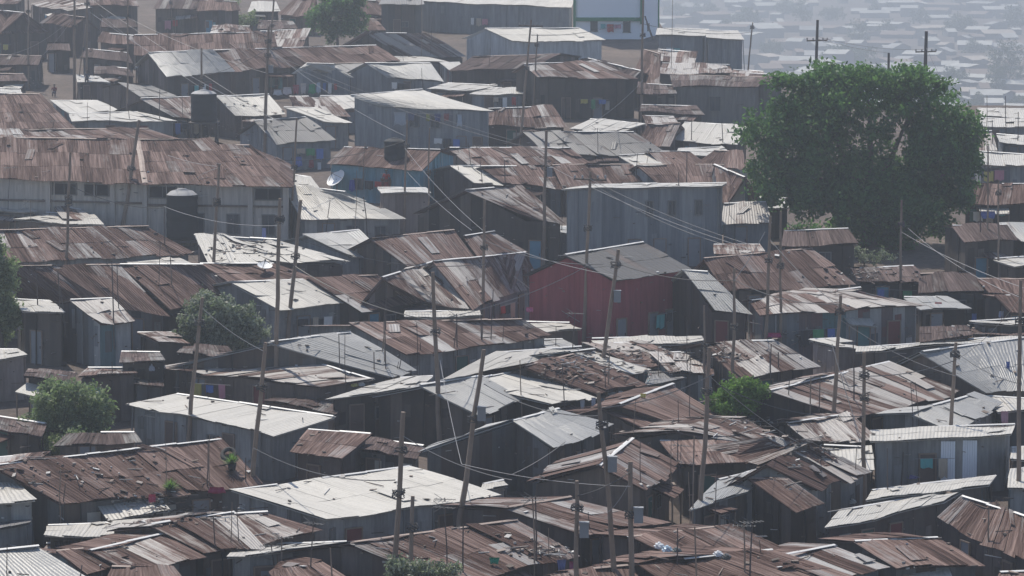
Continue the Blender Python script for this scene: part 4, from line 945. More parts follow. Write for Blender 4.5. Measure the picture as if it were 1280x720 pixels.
dish(421, 224, 26, 22, 'upright white satellite dish left of the blue house', (-.52, -.5, .69))
dish(331, 333, 19, 9, 'pale satellite dish lying flat among the close poles', (.1, -.35, .9))
# ---- trees and bushes
def leafmat(name, lo, hi_, tr=.35):
    m, t, b = nt(name); g = N(t, 'ShaderNodeTexCoord').outputs['Object']
    tn = attr(t, 'tone'); f = noise(t, g, .8, 3)
    c = ramp(t, math_(t, 'ADD', math_(t, 'MULTIPLY', tn, .6), math_(t, 'MULTIPLY', f, .4)), [(.25, lo), (.75, hi_)])
    lk(t, c, b.inputs['Base Color']); b.inputs['Roughness'].default_value = .55; b.inputs['Specular IOR Level'].default_value = .3
    tr_ = N(t, 'ShaderNodeBsdfTranslucent'); mx = N(t, 'ShaderNodeMixShader'); mx.inputs[0].default_value = tr
    lk(t, mix(t, .5, c, (.12, .22, .05)), tr_.inputs[0]); lk(t, b.outputs[0], mx.inputs[1]); lk(t, tr_.outputs[0], mx.inputs[2])
    lk(t, mx.outputs[0], t.nodes['Material Output'].inputs[0]); return m
L_fig = leafmat('dark_green_leaves', (.018, .06, .026), (.12, .28, .085), .55)
L_bush = leafmat('mid_green_leaves', (.07, .11, .05), (.40, .46, .27), .5)
L_silver = leafmat('grey_green_leaves', (.06, .075, .055), (.44, .46, .37), .4)
L_lime = leafmat('bright_green_leaves', (.06, .13, .025), (.20, .36, .07), .5)
L_far = leafmat('far_leaves', (.03, .05, .03), (.06, .08, .045), .2)
M_bark = simple('tree_bark', (.12, .10, .085), .95, .4, 2)
def tree(label, lobes, base, n, ls, mat, trunk=True, name='tree', cat='tree', seed=1, group='trees and bushes', fill=.45, clumps=11):
    """lobes: list of (centre, rx, ry, rz); leaves are small folded faces gathered in sprays"""
    rs = np.random.RandomState(seed)
    root = empty(name, base); tag(root, label, cat, group)
    big = lobes; lobes = []
    for (c, rx, ry, rz) in big:
        lobes.append((c, rx * .5, ry * .5, rz * .5))
        for _ in range(clumps):
            d = rs.normal(size=3); d[1] -= .3; d /= np.linalg.norm(d); f = rs.uniform(.20, .38)
            lobes.append((tuple(np.array(c) + d * np.array([rx, ry, rz]) * rs.uniform(.7, 1.12)), rx * f, ry * f, rz * f * .8))
    vol = np.array([l[1] * l[2] * l[3] for l in lobes]) ** .66; vol /= vol.sum(); big0 = big
    V = []; T = []
    nsp = n // 9
    for (c, rx, ry, rz), w in zip(lobes, vol):
        k = max(3, int(nsp * w)); d = rs.normal(size=(k, 3)); d /= np.linalg.norm(d, axis=1)[:, None]
        rad = np.where(rs.rand(k) < fill, rs.uniform(.35, .9, k), rs.uniform(.85, 1.06, k)) * (1 + .12 * np.sin(d[:, 0] * 7 + c[0]) * np.sin(d[:, 2] * 6 + c[2]))
        cen = np.array(c) + d * rad[:, None] * np.array([rx, ry, rz])
        cen += rs.normal(size=(k, 3)) * .1
        tn = np.clip(rs.normal(.5, .22, k), 0, 1)
        for j in range(9):
            q = cen + rs.normal(size=(k, 3)) * ls * 1.15
            a = rs.normal(size=(k, 3)); a /= np.linalg.norm(a, axis=1)[:, None]
            nn = d + rs.normal(size=(k, 3)) * .9; b = np.cross(a, nn); b /= np.linalg.norm(b, axis=1)[:, None] + 1e-9
            s = ls * rs.uniform(.5, 1.45, k)[:, None]
            V.append(np.stack([q - a * s, q + b * s * .5, q + a * s, q - b * s * .5], 1)); T.append(np.clip(tn + rs.normal(0, .12, k), 0, 1))
    V = np.concatenate(V); T = np.concatenate(T); nf = len(V)
    me = bpy.data.meshes.new('crown'); me.vertices.add(nf * 4); me.vertices.foreach_set('co', V.reshape(-1).astype(np.float32))
    me.loops.add(nf * 4); me.loops.foreach_set('vertex_index', np.arange(nf * 4, dtype=np.int32))
    me.polygons.add(nf); me.polygons.foreach_set('loop_start', np.arange(0, nf * 4, 4, dtype=np.int32)); me.polygons.foreach_set('loop_total', np.full(nf, 4, dtype=np.int32))
    at_ = me.attributes.new('tone', 'FLOAT', 'CORNER'); at_.data.foreach_set('value', np.repeat(T, 4).astype(np.float32))
    me.materials.append(mat); me.update(); me.validate()
    o = bpy.data.objects.new('crown', me); COL.objects.link(o); o.parent = root; o.matrix_parent_inverse = Matrix.Translation(-Vector(base))
    if trunk:
        m = MB(); b = Vector(base); r = random.Random(seed)
        top = Vector(lobes[0][0]); fork = b.lerp(top, .42); R0 = trunk if not isinstance(trunk, bool) else .14
        m.tube([b - Vector((0, 0, .4)), b.lerp(fork, .5) + Vector((R0 * .4, 0, 0)), fork], [R0 * 1.3, R0, R0 * .9], 10); 
        for l in big0[:14]:
            c = Vector(l[0]); mid = fork.lerp(c, .5) + Vector((r.uniform(-.1, .1) * l[1], 0, r.uniform(0, .15) * l[3])); m.tube([fork, mid, c], [R0 * .55, R0 * .35, R0 * .12], 6)
        m.build('trunk', M_bark, root, True)
    return root
def lobes_px(items, Y, dep=1.0):
    out = []
    for (x, y, w, h) in items:
        c = atY(x, y, Y + rng.uniform(-.35, .35) * dep * w * Y / F); s = Y / F / 2
        out.append(((c.x, c.y, c.z), w * s, (w + h) / 2 * s * dep, h * s))
    return out
# giant tree
YT = at(1075, 318, 0).y + 4
big = [(1075, 200, 200, 170), (985, 150, 120, 95), (968, 190, 75, 75), (1010, 215, 110, 100), (1030, 130, 120, 85), (1085, 125, 120, 80), (1140, 135, 130, 95), (1185, 165, 80, 110), (1190, 215, 72, 100), (1150, 220, 110, 120),
       (1100, 240, 120, 90), (1040, 250, 110, 70), (980, 235, 80, 60), (1165, 265, 90, 60), (1000, 110, 60, 45), (1120, 103, 60, 40), (1060, 108, 70, 40), (1165, 118, 60, 45), (945, 165, 50, 45), (1205, 190, 45, 60), (1130, 285, 100, 50), (1060, 285, 120, 50)  , (1218, 170, 24, 30), (1045, 92, 36, 20), (1090, 94, 30, 18), (1140, 92, 44, 18), (975, 100, 40, 20), (1205, 240, 36, 40), (955, 235, 34, 34), (1115, 300, 70, 40)]
tree('giant dense dark green fig tree on the right', lobes_px(big, YT, .9), (atY(1085, 330, YT).x, YT, G(0, YT)), 70000, .18, L_fig, trunk=.55, seed=3, name='fig_tree', fill=.25)
def bush(label, items, yb, n, ls, mat, seed, trunk=.1, name='bush', cat='bush', Y=None):
    xc = sum(i[0] for i in items) / len(items); Y = Y or at(xc, yb, 0).y
    L = lobes_px(items, Y, .8); tree(label, L, (atY(xc, yb, Y).x, Y, G(0, Y)), n, ls, mat, trunk, name, cat, seed)
bush('round dark green tree at the top edge, left of centre', [(420, 15, 62, 62), (405, 32, 40, 40), (440, 30, 36, 44), (422, -5, 50, 40), (398, 15, 26, 36), (445, 8, 24, 30)], 62, 15000, .16, L_fig, 4, .16, 'tree', 'tree')
bush('light green shrub on the bank at the top, left of the tree', [(292, 18, 22, 34), (303, 26, 26, 26), (285, 8, 14, 22), (314, 22, 18, 16)], 42, 2600, .13, L_bush, 5)
bush('silver green bushy tree in front of the long rusty roofs', [(275, 402, 70, 58), (245, 402, 46, 42), (305, 405, 50, 44), (270, 384, 60, 34), (290, 422, 60, 34), (238, 418, 34, 24), (318, 416, 28, 26), (252, 385, 36, 26)], 462, 15000, .11, L_silver, 6, .13)
bush('leafy bush beside the grey walled privy, lower left', [(85, 512, 90, 64), (55, 515, 54, 54), (116, 512, 50, 58), (80, 492, 60, 34), (60, 535, 44, 36), (105, 538, 56, 34), (40, 540, 26, 30), (125, 528, 28, 36)], 562, 16000, .10, L_bush, 7, .12)
bush('dark tree cut by the left picture edge', [(-4, 345, 44, 50), (0, 375, 46, 60), (-6, 405, 44, 60), (8, 360, 26, 40), (2, 312, 18, 24), (-12, 330, 50, 80), (16, 395, 20, 44)], 448, 13000, .11, L_bush, 8, .18, 'tree', 'tree')
bush('bright green bush between the rusty roofs, right of centre', [(922, 488, 60, 32), (905, 494, 36, 30), (938, 496, 36, 32), (920, 505, 60, 34), (925, 478, 34, 16)], 525, 9000, .085, L_lime, 9, .1, Y=at(922, 521, 2.4).y + 1.2)
bush('pale flowering bush on the bottom edge', [(505, 712, 34, 26), (528, 714, 34, 20), (556, 716, 30, 18), (515, 725, 60, 26), (493, 706, 16, 18)], 745, 7000, .075, L_silver, 10, .08, Y=at(525, 716, 2.9).y - 3.5)
bush('sparse light shrub in the shade under the giant tree', [(1078, 320, 26, 14), (1100, 322, 36, 14), (1065, 312, 14, 10)], 335, 900, .09, L_silver, 11, .05)
bush('little weed by the narrow white roof strip, lower left', [(53, 660, 8, 22), (56, 672, 8, 16)], 682, 500, .07, L_lime, 12, .03)
bush('dark weeds beneath the left bush', [(95, 552, 60, 22), (40, 556, 40, 22), (70, 562, 40, 20)], 575, 3000, .09, L_bush, 13, .05)
# ---- potted plants and a tyre on the huge rusty roof
def on(x, y): p, hi = hit(x, y); return p, hi
for (x, y, lab) in ((290, 588, 'small green plant in a tub on the right end of the huge rusty roof'), (213, 620, 'light green potted plant by the eave of the huge rusty roof')):
    p, _ = on(x, y); root = empty('potted_plant', p); m = MB(); m.lathe([(0, 0), (.16, 0), (.22, .35), (.19, .35), (.17, .3), (0, .3)], p, 14); m.build('tub', M_tank, root, True)
    rs = random.Random(x); m = MB()
    for k in range(130):
        a, e = rs.uniform(0, 6.28), rs.uniform(.2, 1.4); d = Vector((math.cos(a) * math.cos(e), math.sin(a) * math.cos(e), math.sin(e))); q = p + Vector((0, 0, .32)) + d * rs.uniform(.05, .2); w = Vector((-math.sin(a), math.cos(a), 0)) * .035; L = rs.uniform(.25, .6)
        m.face([q - w, q + w, q + d * L + Vector((0, 0, -.08))], None, rs.random())
    m.build('leaves', L_lime, root); tag(root, lab, 'potted plant')
p, _ = on(286, 572); m = MB()
for k in range(24):
    for j in range(10):
        def tq(a, b): a *= 2 * math.pi / 24; b *= 2 * math.pi / 10; return p + Vector(((.3 + .11 * math.cos(b)) * math.cos(a), (.3 + .11 * math.cos(b)) * math.sin(a) , .14 + .11 * math.sin(b) + .22 * math.sin(a)))
        m.face([tq(k, j), tq(k + 1, j), tq(k + 1, j + 1), tq(k, j + 1)])
tag(m.build('tyre', M_rub, None, True), 'old black tyre lying on the huge rusty roof', 'tyre')
# ---- rubbish bags, cloths and washing
def cloth(name, x, y, w, h, col, label, cat='garment', group=None, hang=True, Y=None):
    p, hi = hit(x, y); Y = Y or p.y - .6; c = atY(x, y, Y); s = Y / F; w *= s; h *= s; m = MB(); r = random.Random(int(x * 13 + y)); nx, nz = 8, 7
    ph = r.uniform(0, 6)
    def q(i, j, o=0): u, v = i / nx - .5, j / nz; nar = 1 - .15 * math.sin(v * 3 + ph); return c + Vector((u * w * nar, .05 * math.sin(u * 14 + ph) * v + o + .03 * math.sin(v * 6), -v * h * (1 + .08 * math.sin(u * 9 + ph))))
    for i in range(nx):
        for j in range(nz):
            m.face([q(i, j + 1), q(i + 1, j + 1), q(i + 1, j), q(i, j)]); m.face([q(i, j, .025), q(i + 1, j, .025), q(i + 1, j + 1, .025), q(i, j + 1, .025)])
    o = m.build(name, simple('cloth_' + label.split()[0], col, .9, .12, 4), None); tag(o, label, cat, group); return c
def line(xa, ya, xb, yb, label, Y):
    A, B = atY(xa, ya, Y), atY(xb, yb, Y); m = MB(); m.tube([A.lerp(B, t / 8) - Vector((0, 0, .3 * (t / 8) * (1 - t / 8))) for t in range(9)], .012, 4); tag(m.build('washing_line', M_wire), label, 'washing line')
Yw = hit(375, 110)[0].y - .8
line(338, 114, 402, 102, 'washing line below the bright roof, upper left', Yw)
for x, y, w, h, c, l in ((347, 112, 11, 7, (.5, .52, .55), 'pale grey cloth, leftmost on the upper left washing line'), (359, 109, 10, 9, (.55, .5, .5), 'dusty white cloth on the upper left washing line'), (370, 106, 7, 11, (.35, .10, .12), 'dull red garment on the upper left washing line'),
                       (379, 104, 6, 13, (.5, .45, .42), 'beige garment on the upper left washing line'), (390, 105, 9, 12, (.03, .25, .12), 'bright green garment on the upper left washing line'), (398, 103, 5, 13, (.42, .48, .56), 'pale blue garment, rightmost on the upper left washing line')):
    cloth('garment', x, y, w, h, c, l, group='garments hanging out to dry', Y=Yw)
Yw = hit(540, 148)[0].y - 1.0
line(492, 140, 606, 143, 'washing line across the upper floor of the white roofed store', Yw)
for x, y, w, h, c, l in ((500, 140, 16, 16, (.33, .36, .40), 'large grey sheet hung left on the white roofed store'), (514, 141, 8, 10, (.12, .13, .2), 'navy garment hung on the white roofed store'), (535, 142, 5, 9, (.30, .30, .08), 'yellow garment hung on the white roofed store'), (547, 142, 8, 10, (.08, .09, .2), 'dark blue garment hung on the white roofed store'),
                       (558, 142, 6, 9, (.3, .1, .1), 'reddish garment hung on the white roofed store'), (578, 143, 14, 15, (.36, .42, .5), 'pale blue sheet hung on the white roofed store'), (594, 143, 10, 15, (.45, .48, .52), 'whitish towel hung right on the white roofed store')):
    cloth('garment', x, y, w, h, c, l, group='garments hanging out to dry', Y=Yw)
for x, y, w, h, c, l in ((728, 500, 5, 14, (.6, .6, .62), 'white shirt hung under the scrap covered roof, leftmost'), (742, 497, 6, 13, (.5, .5, .55), 'white vest hung under the scrap covered roof, rightmost'), (776, 489, 6, 10, (.6, .6, .6), 'small white cloth beside the leftmost twin ridge roof'), (804, 492, 7, 5, (.6, .5, .15), 'yellow bundle above the ribbed rusty roof'),
                       (702, 700, 10, 13, (.16, .18, .35), 'violet blue garment at the bottom between two posts'), (712, 702, 8, 12, (.45, .12, .25), 'pink garment at the bottom between two posts'), (1256, 514, 8, 18, (.5, .28, .32), 'pink checked cloth at the right edge'), (1260, 452, 5, 10, (.10, .15, .4), 'blue cloth at the right edge'),
                       (1218, 392, 7, 10, (.12, .2, .5), 'blue shirt hung under the dull silver flat roof'), (1252, 389, 6, 9, (.4, .45, .6), 'pale blue shirt by the right edge'), (1173, 378, 8, 5, (.5, .06, .07), 'red cloth on the dull silver flat roof'), (1235, 264, 16, 9, (.15, .18, .45), 'blue cloth under the rusty roof right of the tree'),
                       (373, 196, 9, 12, (.12, .16, .4), 'blue overall hung left of the blue house'), (389, 200, 6, 10, (.3, .07, .08), 'dark red garment left of the blue house'), (399, 203, 5, 15, (.6, .6, .62), 'white garment left of the blue house'), (440, 225, 7, 14, (.06, .08, .35), 'deep blue garment on the blue house wall'),
                       (968, 416, 18, 6, (.35, .03, .12), 'crimson cloth left of the long dark wall'), (190, 618, 8, 10, (.4, .05, .1), 'red cloth under the huge rusty roof eave'), (271, 609, 20, 8, (.3, .03, .08), 'crimson sheet by the brilliant white roof'), (26, 400, 8, 12, (.6, .6, .62), 'white cloth on the plank hut, left edge'), (330, 285, 5, 16, (.45, .45, .7), 'lilac cloth right of the great hall'),
                       (618, 697, 12, 8, (.02, .25, .15), 'green plastic cloth on the broad bottom roof'), (662, 384, 8, 6, (.55, .15, .25), 'pink cloth on the red house wall')):
    cloth('garment', x, y, w, h, c, l, group='garments hanging out to dry')
def cloth_at(P, w, h, col, label, rz):
    m = MB(); r = random.Random(len(label) + int(P.x * 10)); ph = r.uniform(0, 6); M = Matrix.Rotation(rz, 3, 'Z'); nx, nz = 6, 5
    def q(i, j, o=0): u, v = i / nx - .5, j / nz; return P + M @ Vector((u * w, .05 * math.sin(u * 12 + ph) * v + o, -v * h * (1 + .08 * math.sin(u * 9 + ph))))
    for i in range(nx):
        for j in range(nz):
            m.face([q(i, j + 1), q(i + 1, j + 1), q(i + 1, j), q(i, j)]); m.face([q(i, j, .025), q(i + 1, j, .025), q(i + 1, j + 1, .025), q(i, j + 1, .025)])
    tag(m.build('garment', CLM[col]), label, 'garment', 'garments hanging out to dry')
CLM = {k: simple('cloth_' + k, c, .9, .12, 4) for k, c in {'red': (.42, .07, .07), 'white': (.7, .7, .68), 'blue': (.10, .18, .45), 'pink': (.5, .22, .28), 'yellow': (.5, .42, .12), 'turquoise': (.10, .38, .38), 'black': (.04, .04, .045), 'beige': (.45, .38, .3), 'green': (.07, .28, .13)}.items()}
rc = random.Random(91); done = 0
for hi_ in rc.sample(range(len(HOUSES)), len(HOUSES)):
    o_, lab_, ins_, c_ = HOUSES[hi_]
    if 'hall' in lab_[:12] or len(ins_) < 4: continue
    A, B = ins_[0], ins_[1]; d_ = Vector((B.x - A.x, B.y - A.y, 0)); L_ = d_.length
    if L_ < 3.5 or A.z - G(A.x, A.y) < 2.0: continue
    d_.normalize(); nn_ = Vector((d_.y, -d_.x, 0)); rz_ = math.atan2(d_.y, d_.x); vis = 0; cols = rc.sample(list(CLM), 3)
    t0 = rc.uniform(.15, .6); plan = []
    for k in range(rc.choice([2, 3, 3])):
        P = A.lerp(B, t0 + k * .85 / L_) + nn_ * .45; P.z = G(P.x, P.y) + 1.85; dd = (P - Vector((0, 0, ZC))); loc, *_x = bvh.ray_cast(Vector((0, 0, ZC)), (dd - Vector((0, 0, .4))).normalized())
        if loc is None or (loc - Vector((0, 0, ZC))).length < dd.length - .2: continue
        plan.append((P, cols[k]))
    if len(plan) < 2: continue
    for P, cc in plan:
        P.z += rc.uniform(-.12, .06); cloth_at(P, rc.uniform(.35, .8), rc.uniform(.4, 1.0), cc, trim(f'{cc} cloth drying before the {lab_}'), rz_)
    m = MB(); m.tube([plan[0][0] - d_ * .6, plan[-1][0] + d_ * .6], .012, 4); tag(m.build('washing_line', M_wire), trim(f'washing line before the {lab_}'), 'washing line')
    done += 1
    if done >= 26: break
def bag(x, y, w, h, col, label):
    p, _ = on(x, y); s = p.y / F; import bmesh
    bm = bmesh.new(); bmesh.ops.create_icosphere(bm, subdivisions=3, radius=1); r = random.Random(x)
    for v in bm.verts:
        k = 1 + .16 * math.sin(v.co.x * 5 + x) * math.cos(v.co.y * 6) + .1 * math.sin(v.co.z * 9 + v.co.x * 7)
        v.co = Vector((v.co.x * w * s / 2 * k, v.co.y * w * s / 2 * k, max(-.2, v.co.z) * h * s * .8 * k)) + p
    me = bpy.data.meshes.new('rubbish_bag'); bm.to_mesh(me); bm.free(); me.materials.append(simple('bag_' + label.split()[0], col, .4, .15, 3)); o = bpy.data.objects.new('rubbish_bag', me); COL.objects.link(o); tag(o, label, 'rubbish bag', 'rubbish bags left on roofs')
for a in ((824, 684, 13, 8, (.6, .62, .64), 'white bag, leftmost on the pinkish rusty roof'), (834, 689, 14, 9, (.4, .52, .62), 'pale blue bag on the pinkish rusty roof'), (846, 690, 12, 7, (.05, .07, .07), 'black green bag, rightmost of the row on the pinkish roof'), (898, 694, 13, 7, (.6, .6, .62), 'white bag on the ridge of the long bottom edge roof'),
          (908, 697, 12, 6, (.06, .06, .06), 'black sack on the ridge of the long bottom edge roof'), (443, 482, 9, 6, (.5, .45, .15), 'yellow jerrycan shaped bundle beside the white lipped roof'), (452, 481, 9, 6, (.5, .5, .5), 'pale bundle beside the white lipped roof'), (190, 462, 8, 8, (.4, .4, .45), 'grey sack by the wide patched pale roof'), (1065, 628, 10, 6, (.5, .5, .45), 'pale sack at the foot of the lower right pole'), (1140, 597, 14, 4, (.15, .13, .3), 'purple roll on the upper long white roof')):
    bag(*a)
# ---- people
M_skin = simple('dark_skin', (.10, .06, .045), .6, .1); M_hair = simple('black_hair', (.015, .013, .012), .8, .1)
def person(x, y, label, shirt, trousers, sit=False, face=0, Y=None):
    p, hi = hit(x, y); base = p.copy()
    if Y: base = atY(x, y, Y)
    root = empty('person', base); tag(root, label, 'person')
    if sit: J = {'pel': (0, 0, .45), 'ch': (0, .02, .78), 'nk': (0, 0, .98), 'hd': (0, -.02, 1.14), 'sl': (.19, .02, .92), 'el': (.25, -.12, .68), 'wl': (.16, -.32, .55), 'kl': (.12, -.42, .48), 'al': (.12, -.45, .07), 'fl': (.12, -.6, .03)}
    else: J = {'pel': (0, 0, .93), 'ch': (0, .01, 1.25), 'nk': (0, 0, 1.46), 'hd': (0, -.02, 1.63), 'sl': (.2, .01, 1.40), 'el': (.27, 0, 1.12), 'wl': (.27, -.1, .87), 'kl': (.11, -.03, .49), 'al': (.12, 0, .08), 'fl': (.12, -.16, .03)}
    def chain(name, segs, mat, par):
        names = []; v = []; rad = []; e = []
        def idx(k, sgn, rr):
            key = (k, sgn)
            if key not in names:
                names.append(key); q = Vector(J[k]); q.x *= sgn; q.rotate(Euler((0, 0, face))); v.append(base + q); rad.append(rr)
            return names.index(key)
        for (a, ra, b, rb, both) in segs:
            for sg in ((1, -1) if both else (1,)):
                ca = idx(a, sg if J[a][0] else 1, ra); cb = idx(b, sg if J[b][0] else 1, rb); e.append((ca, cb))
        me = bpy.data.meshes.new(name); me.from_pydata(v, e, []); o = bpy.data.objects.new(name, me); COL.objects.link(o)
        mo = o.modifiers.new('skin', 'SKIN'); mo.use_smooth_shade = True
        for k, rr in enumerate(rad): me.skin_vertices[0].data[k].radius = (rr, rr * .85)
        me.skin_vertices[0].data[0].use_root = True
        s = o.modifiers.new('sub', 'SUBSURF'); s.levels = s.render_levels = 1
        me.materials.append(mat); o.parent = par; o.matrix_parent_inverse = Matrix.Translation(-par.location); return o
    bpy.ops.object.select_all(action='DESELECT') if False else None
    def mk(name, segs, mat):
        o = chain(name, segs, mat, root); return o
    try:
        mk('body', [('pel', .12, 'ch', .13, 0), ('ch', .13, 'nk', .055, 0), ('nk', .055, 'hd', .10, 0), ('ch', .13, 'sl', .06, 1), ('sl', .06, 'el', .045, 1), ('el', .045, 'wl', .032, 1), ('pel', .12, 'kl', .07, 1), ('kl', .07, 'al', .045, 1), ('al', .045, 'fl', .035, 1)], M_skin)
        mk('shirt', [('pel', .145, 'ch', .16, 0), ('ch', .16, 'sl', .085, 1), ('sl', .085, 'el', .065, 1)], simple('shirt_' + label[:9], shirt, .9, .1))
        mk('trousers', [('pel', .15, 'kl', .09, 1), ('kl', .09, 'al', .065, 1)], simple('trousers_' + label[:9], trousers, .9, .1))
    except Exception as ex: print('person', ex)
    hd = Vector(J['hd']); hd.rotate(Euler((0, 0, face))); m = MB(); m.lathe([(.11, .0), (.115, .04), (.08, .1), (0, .125)], base + hd + Vector((0, .02, .0)), 12); m.build('hair', M_hair, root, True)
person(68, 121, 'person in dark red sitting on the dirt path, upper left', (.2, .05, .06), (.07, .06, .08), sit=True)
person(109, 104, 'person in dark clothes sitting on the little white roof', (.04, .05, .08), (.04, .04, .05), sit=True)
person(483, 240, 'person in red standing at the blue house door', (.40, .06, .05), (.3, .05, .05), Y=hit(483, 225)[0].y - .5)
person(172, 100, 'person in a white top beside the brown walled hut, upper left', (.5, .5, .5), (.08, .08, .1), Y=hit(172, 100)[0].y - .5)
# ---- scraps, sticks and stones strewn on the roofs (nobody could count them)
m = MB(); r = random.Random(77)
def scrap(x, y):
    p, hi = hit(x, y)
    if hi is None: return
    k = r.random(); a = r.uniform(0, 3.14); s = r.uniform(.03, .085)
    if k < .45: m.box(p.x, p.y, p.z + s * .3, s * 2, s * 1.5, s, a, rot=Euler((r.uniform(-.3, .3), r.uniform(-.3, .3), a)), c=r.random())
    elif k < .75: L = r.uniform(.4, 1.6); m.box(p.x, p.y, p.z + .03, L, .035, .035, a, rot=Euler((r.uniform(-.05, .15), r.uniform(-.12, .12), a)), c=r.random())
    else: m.box(p.x, p.y, p.z + .05, r.uniform(.15, .4), r.uniform(.1, .3), .02, a, rot=Euler((r.uniform(-.3, .3), r.uniform(-.3, .3), a)), c=r.random())
for _ in range(1100): scrap(r.uniform(0, 1280), r.uniform(130, 720))
for (x, y, w, h, n) in ((775, 450, 90, 25, 160), (710, 460, 40, 18, 90), (200, 625, 60, 12, 70), (250, 640, 70, 10, 60), (320, 150, 60, 25, 60), (170, 655, 60, 5, 30), (1010, 560, 50, 30, 60), (940, 530, 50, 12, 60), (300, 312, 60, 10, 60), (110, 590, 120, 25, 60), (1100, 345, 60, 12, 60), (60, 105, 40, 12, 60), (1000, 420, 40, 10, 40), (900, 445, 60, 10, 60), (340, 35, 40, 15, 40), (670, 690, 60, 10, 60)):
    for _ in range(n): scrap(r.gauss(x, w / 2), r.gauss(y, h / 2))
ms, t, b = nt('scraps'); tn = attr(t, 'tone'); lk(t, ramp(t, tn, [(0, (.05, .045, .045)), (.3, (.13, .10, .085)), (.6, (.24, .19, .165)), (.85, (.4, .38, .36)), (1, (.6, .6, .6))]), b.inputs['Base Color']); b.inputs['Roughness'].default_value = .9
o = m.build('roof_scraps', ms); tag(o, 'stones, sticks and torn scraps strewn over the tin roofs', 'roof scraps', kind='stuff')
# ---- far hillside across the valley
r = random.Random(42); FL_ = []; fm = {}
for k, c in (('white', (.44, .44, .42)), ('cream', (.38, .33, .29)), ('brown', (.20, .15, .13)), ('grey', (.32, .32, .32))): fm[k] = simple('far_roof_' + k, c, .85, .45, .12)
fw = simple('far_wall', (.22, .21, .21), .9, .35, .3)
cnt = 0
spots = []
while len(spots) < 250:
    y = -22 + 175 * r.random() ** 1.25; x = r.uniform(812 if y < 62 else 945, 1290)
    if all(abs(x - a) > 15 or abs(y - b) > 4.2 for a, b in spots): spots.append((x, y))
for x, y in sorted(spots, key=lambda p: p[1]):
    if True:
        d = ray(x, y); Yw = None
        for k in range(900, 4900, 15):
            q = Vector((0, 0, ZC)) + d * (k / d.y)
            if q.z < G(q.x, k) + 1.5: Yw = k; break
        wpx = r.choice([9, 14, 20, 30, 44]) * r.uniform(.8, 1.3) * (1 + max(0, y) / 300)
        if Yw:
            q = Vector((0, 0, ZC)) + d * ((Yw + r.uniform(-8, 8)) / d.y); w = wpx * q.y / F; dep = r.uniform(10, 22); hh = r.uniform(3, 5.5) * (1.6 if r.random() < .12 else 1); az = r.uniform(-.8, .8); g = G(q.x, q.y); rise = r.uniform(.8, 2.6)
            kind = r.choices(['white', 'cream', 'brown', 'grey'], [.5, .12, .2, .18])[0]; M = Matrix.Rotation(az, 3, 'Z')
            P = lambda a, b_, z: Vector((q.x, q.y, g)) + M @ Vector((a * w / 2, b_ * dep / 2, z))
            m = MB(); B4 = [P(-.95, -.93, -2), P(.95, -.93, -2), P(.95, .93, -2), P(-.95, .93, -2)]; T4 = [P(-.95, -.93, hh), P(.95, -.93, hh), P(.95, .93, hh), P(-.95, .93, hh)]
            m.prism(T4, B4, .5, 1); m.face([P(-.95, -.93, hh), P(-.95, .93, hh), P(-.95, 0, hh + rise * .93)], None, .5, 1); m.face([P(.95, -.93, hh), P(.95, 0, hh + rise * .93), P(.95, .93, hh)], None, .5, 1)
            for s in (-1, 1):
                a4 = [P(-1, s, hh), P(1, s, hh), P(1, 0, hh + rise), P(-1, 0, hh + rise)]; a4 = a4 if s < 0 else a4[::-1]
                m.prism(a4, [v - Vector((0, 0, .08)) for v in a4], .5, 0)
            o = m.build('far_house', [fm[kind], fw])
            zone = 'top edge' if y < 15 else ('upper slope' if y < 50 else ('lower slope' if y < 95 else 'valley floor'))
            side = 'left of the first crossarm pole' if x < 1020 else ('between the crossarm poles' if x < 1158 else 'right of the crossarm poles')
            tag(o, f"hazy {kind} roofed house, {zone} of the far hillside, {side}", 'house', f'hazy {kind} roofed houses {zone} {side}'); cnt += 1
print('far houses', cnt)
def fartree(x, y, w, h, seed, label):
    d = ray(x, y + h / 2); Yw = 1200
    for k in range(900, 4900, 15):
        q = Vector((0, 0, ZC)) + d * (k / d.y)
        if q.z < G(q.x, k) + .5: Yw = k; break
    it = [(x, y, w, h), (x - w * .2, y + h * .15, w * .6, h * .6), (x + w * .22, y + h * .1, w * .55, h * .65), (x + w * .05, y - h * .25, w * .5, h * .5)]
    L = lobes_px(it, Yw, .8); tree(label, L, (atY(x, y, Yw).x, Yw, G(atY(x, y, Yw).x, Yw)), 3400, .3 * w * Yw / F / 10, L_far, .3, 'tree', 'tree', seed, 'hazy trees on the far hillside')
fartree(1262, 82, 46, 62, 21, 'tall hazy tree at the right edge in the valley'); fartree(1072, 42, 30, 34, 22, 'hazy rounded tree between the crossarm poles')
fartree(1003, 14, 24, 40, 23, 'hazy tall tree above the left crossarm pole'); fartree(1245, 100, 26, 36, 24, 'smaller hazy tree left of the tall right edge tree'); fartree(935, 22, 40, 22, 25, 'hazy flat tree behind the ridge pole'); fartree(1190, 95, 36, 20, 26, 'low hazy tree in the valley right of the crossarm pole'); fartree(1060, 70, 60, 24, 27, 'low hazy grove just over the giant tree'); fartree(885, 12, 30, 18, 28, 'pale hazy tree behind the twin sheds')
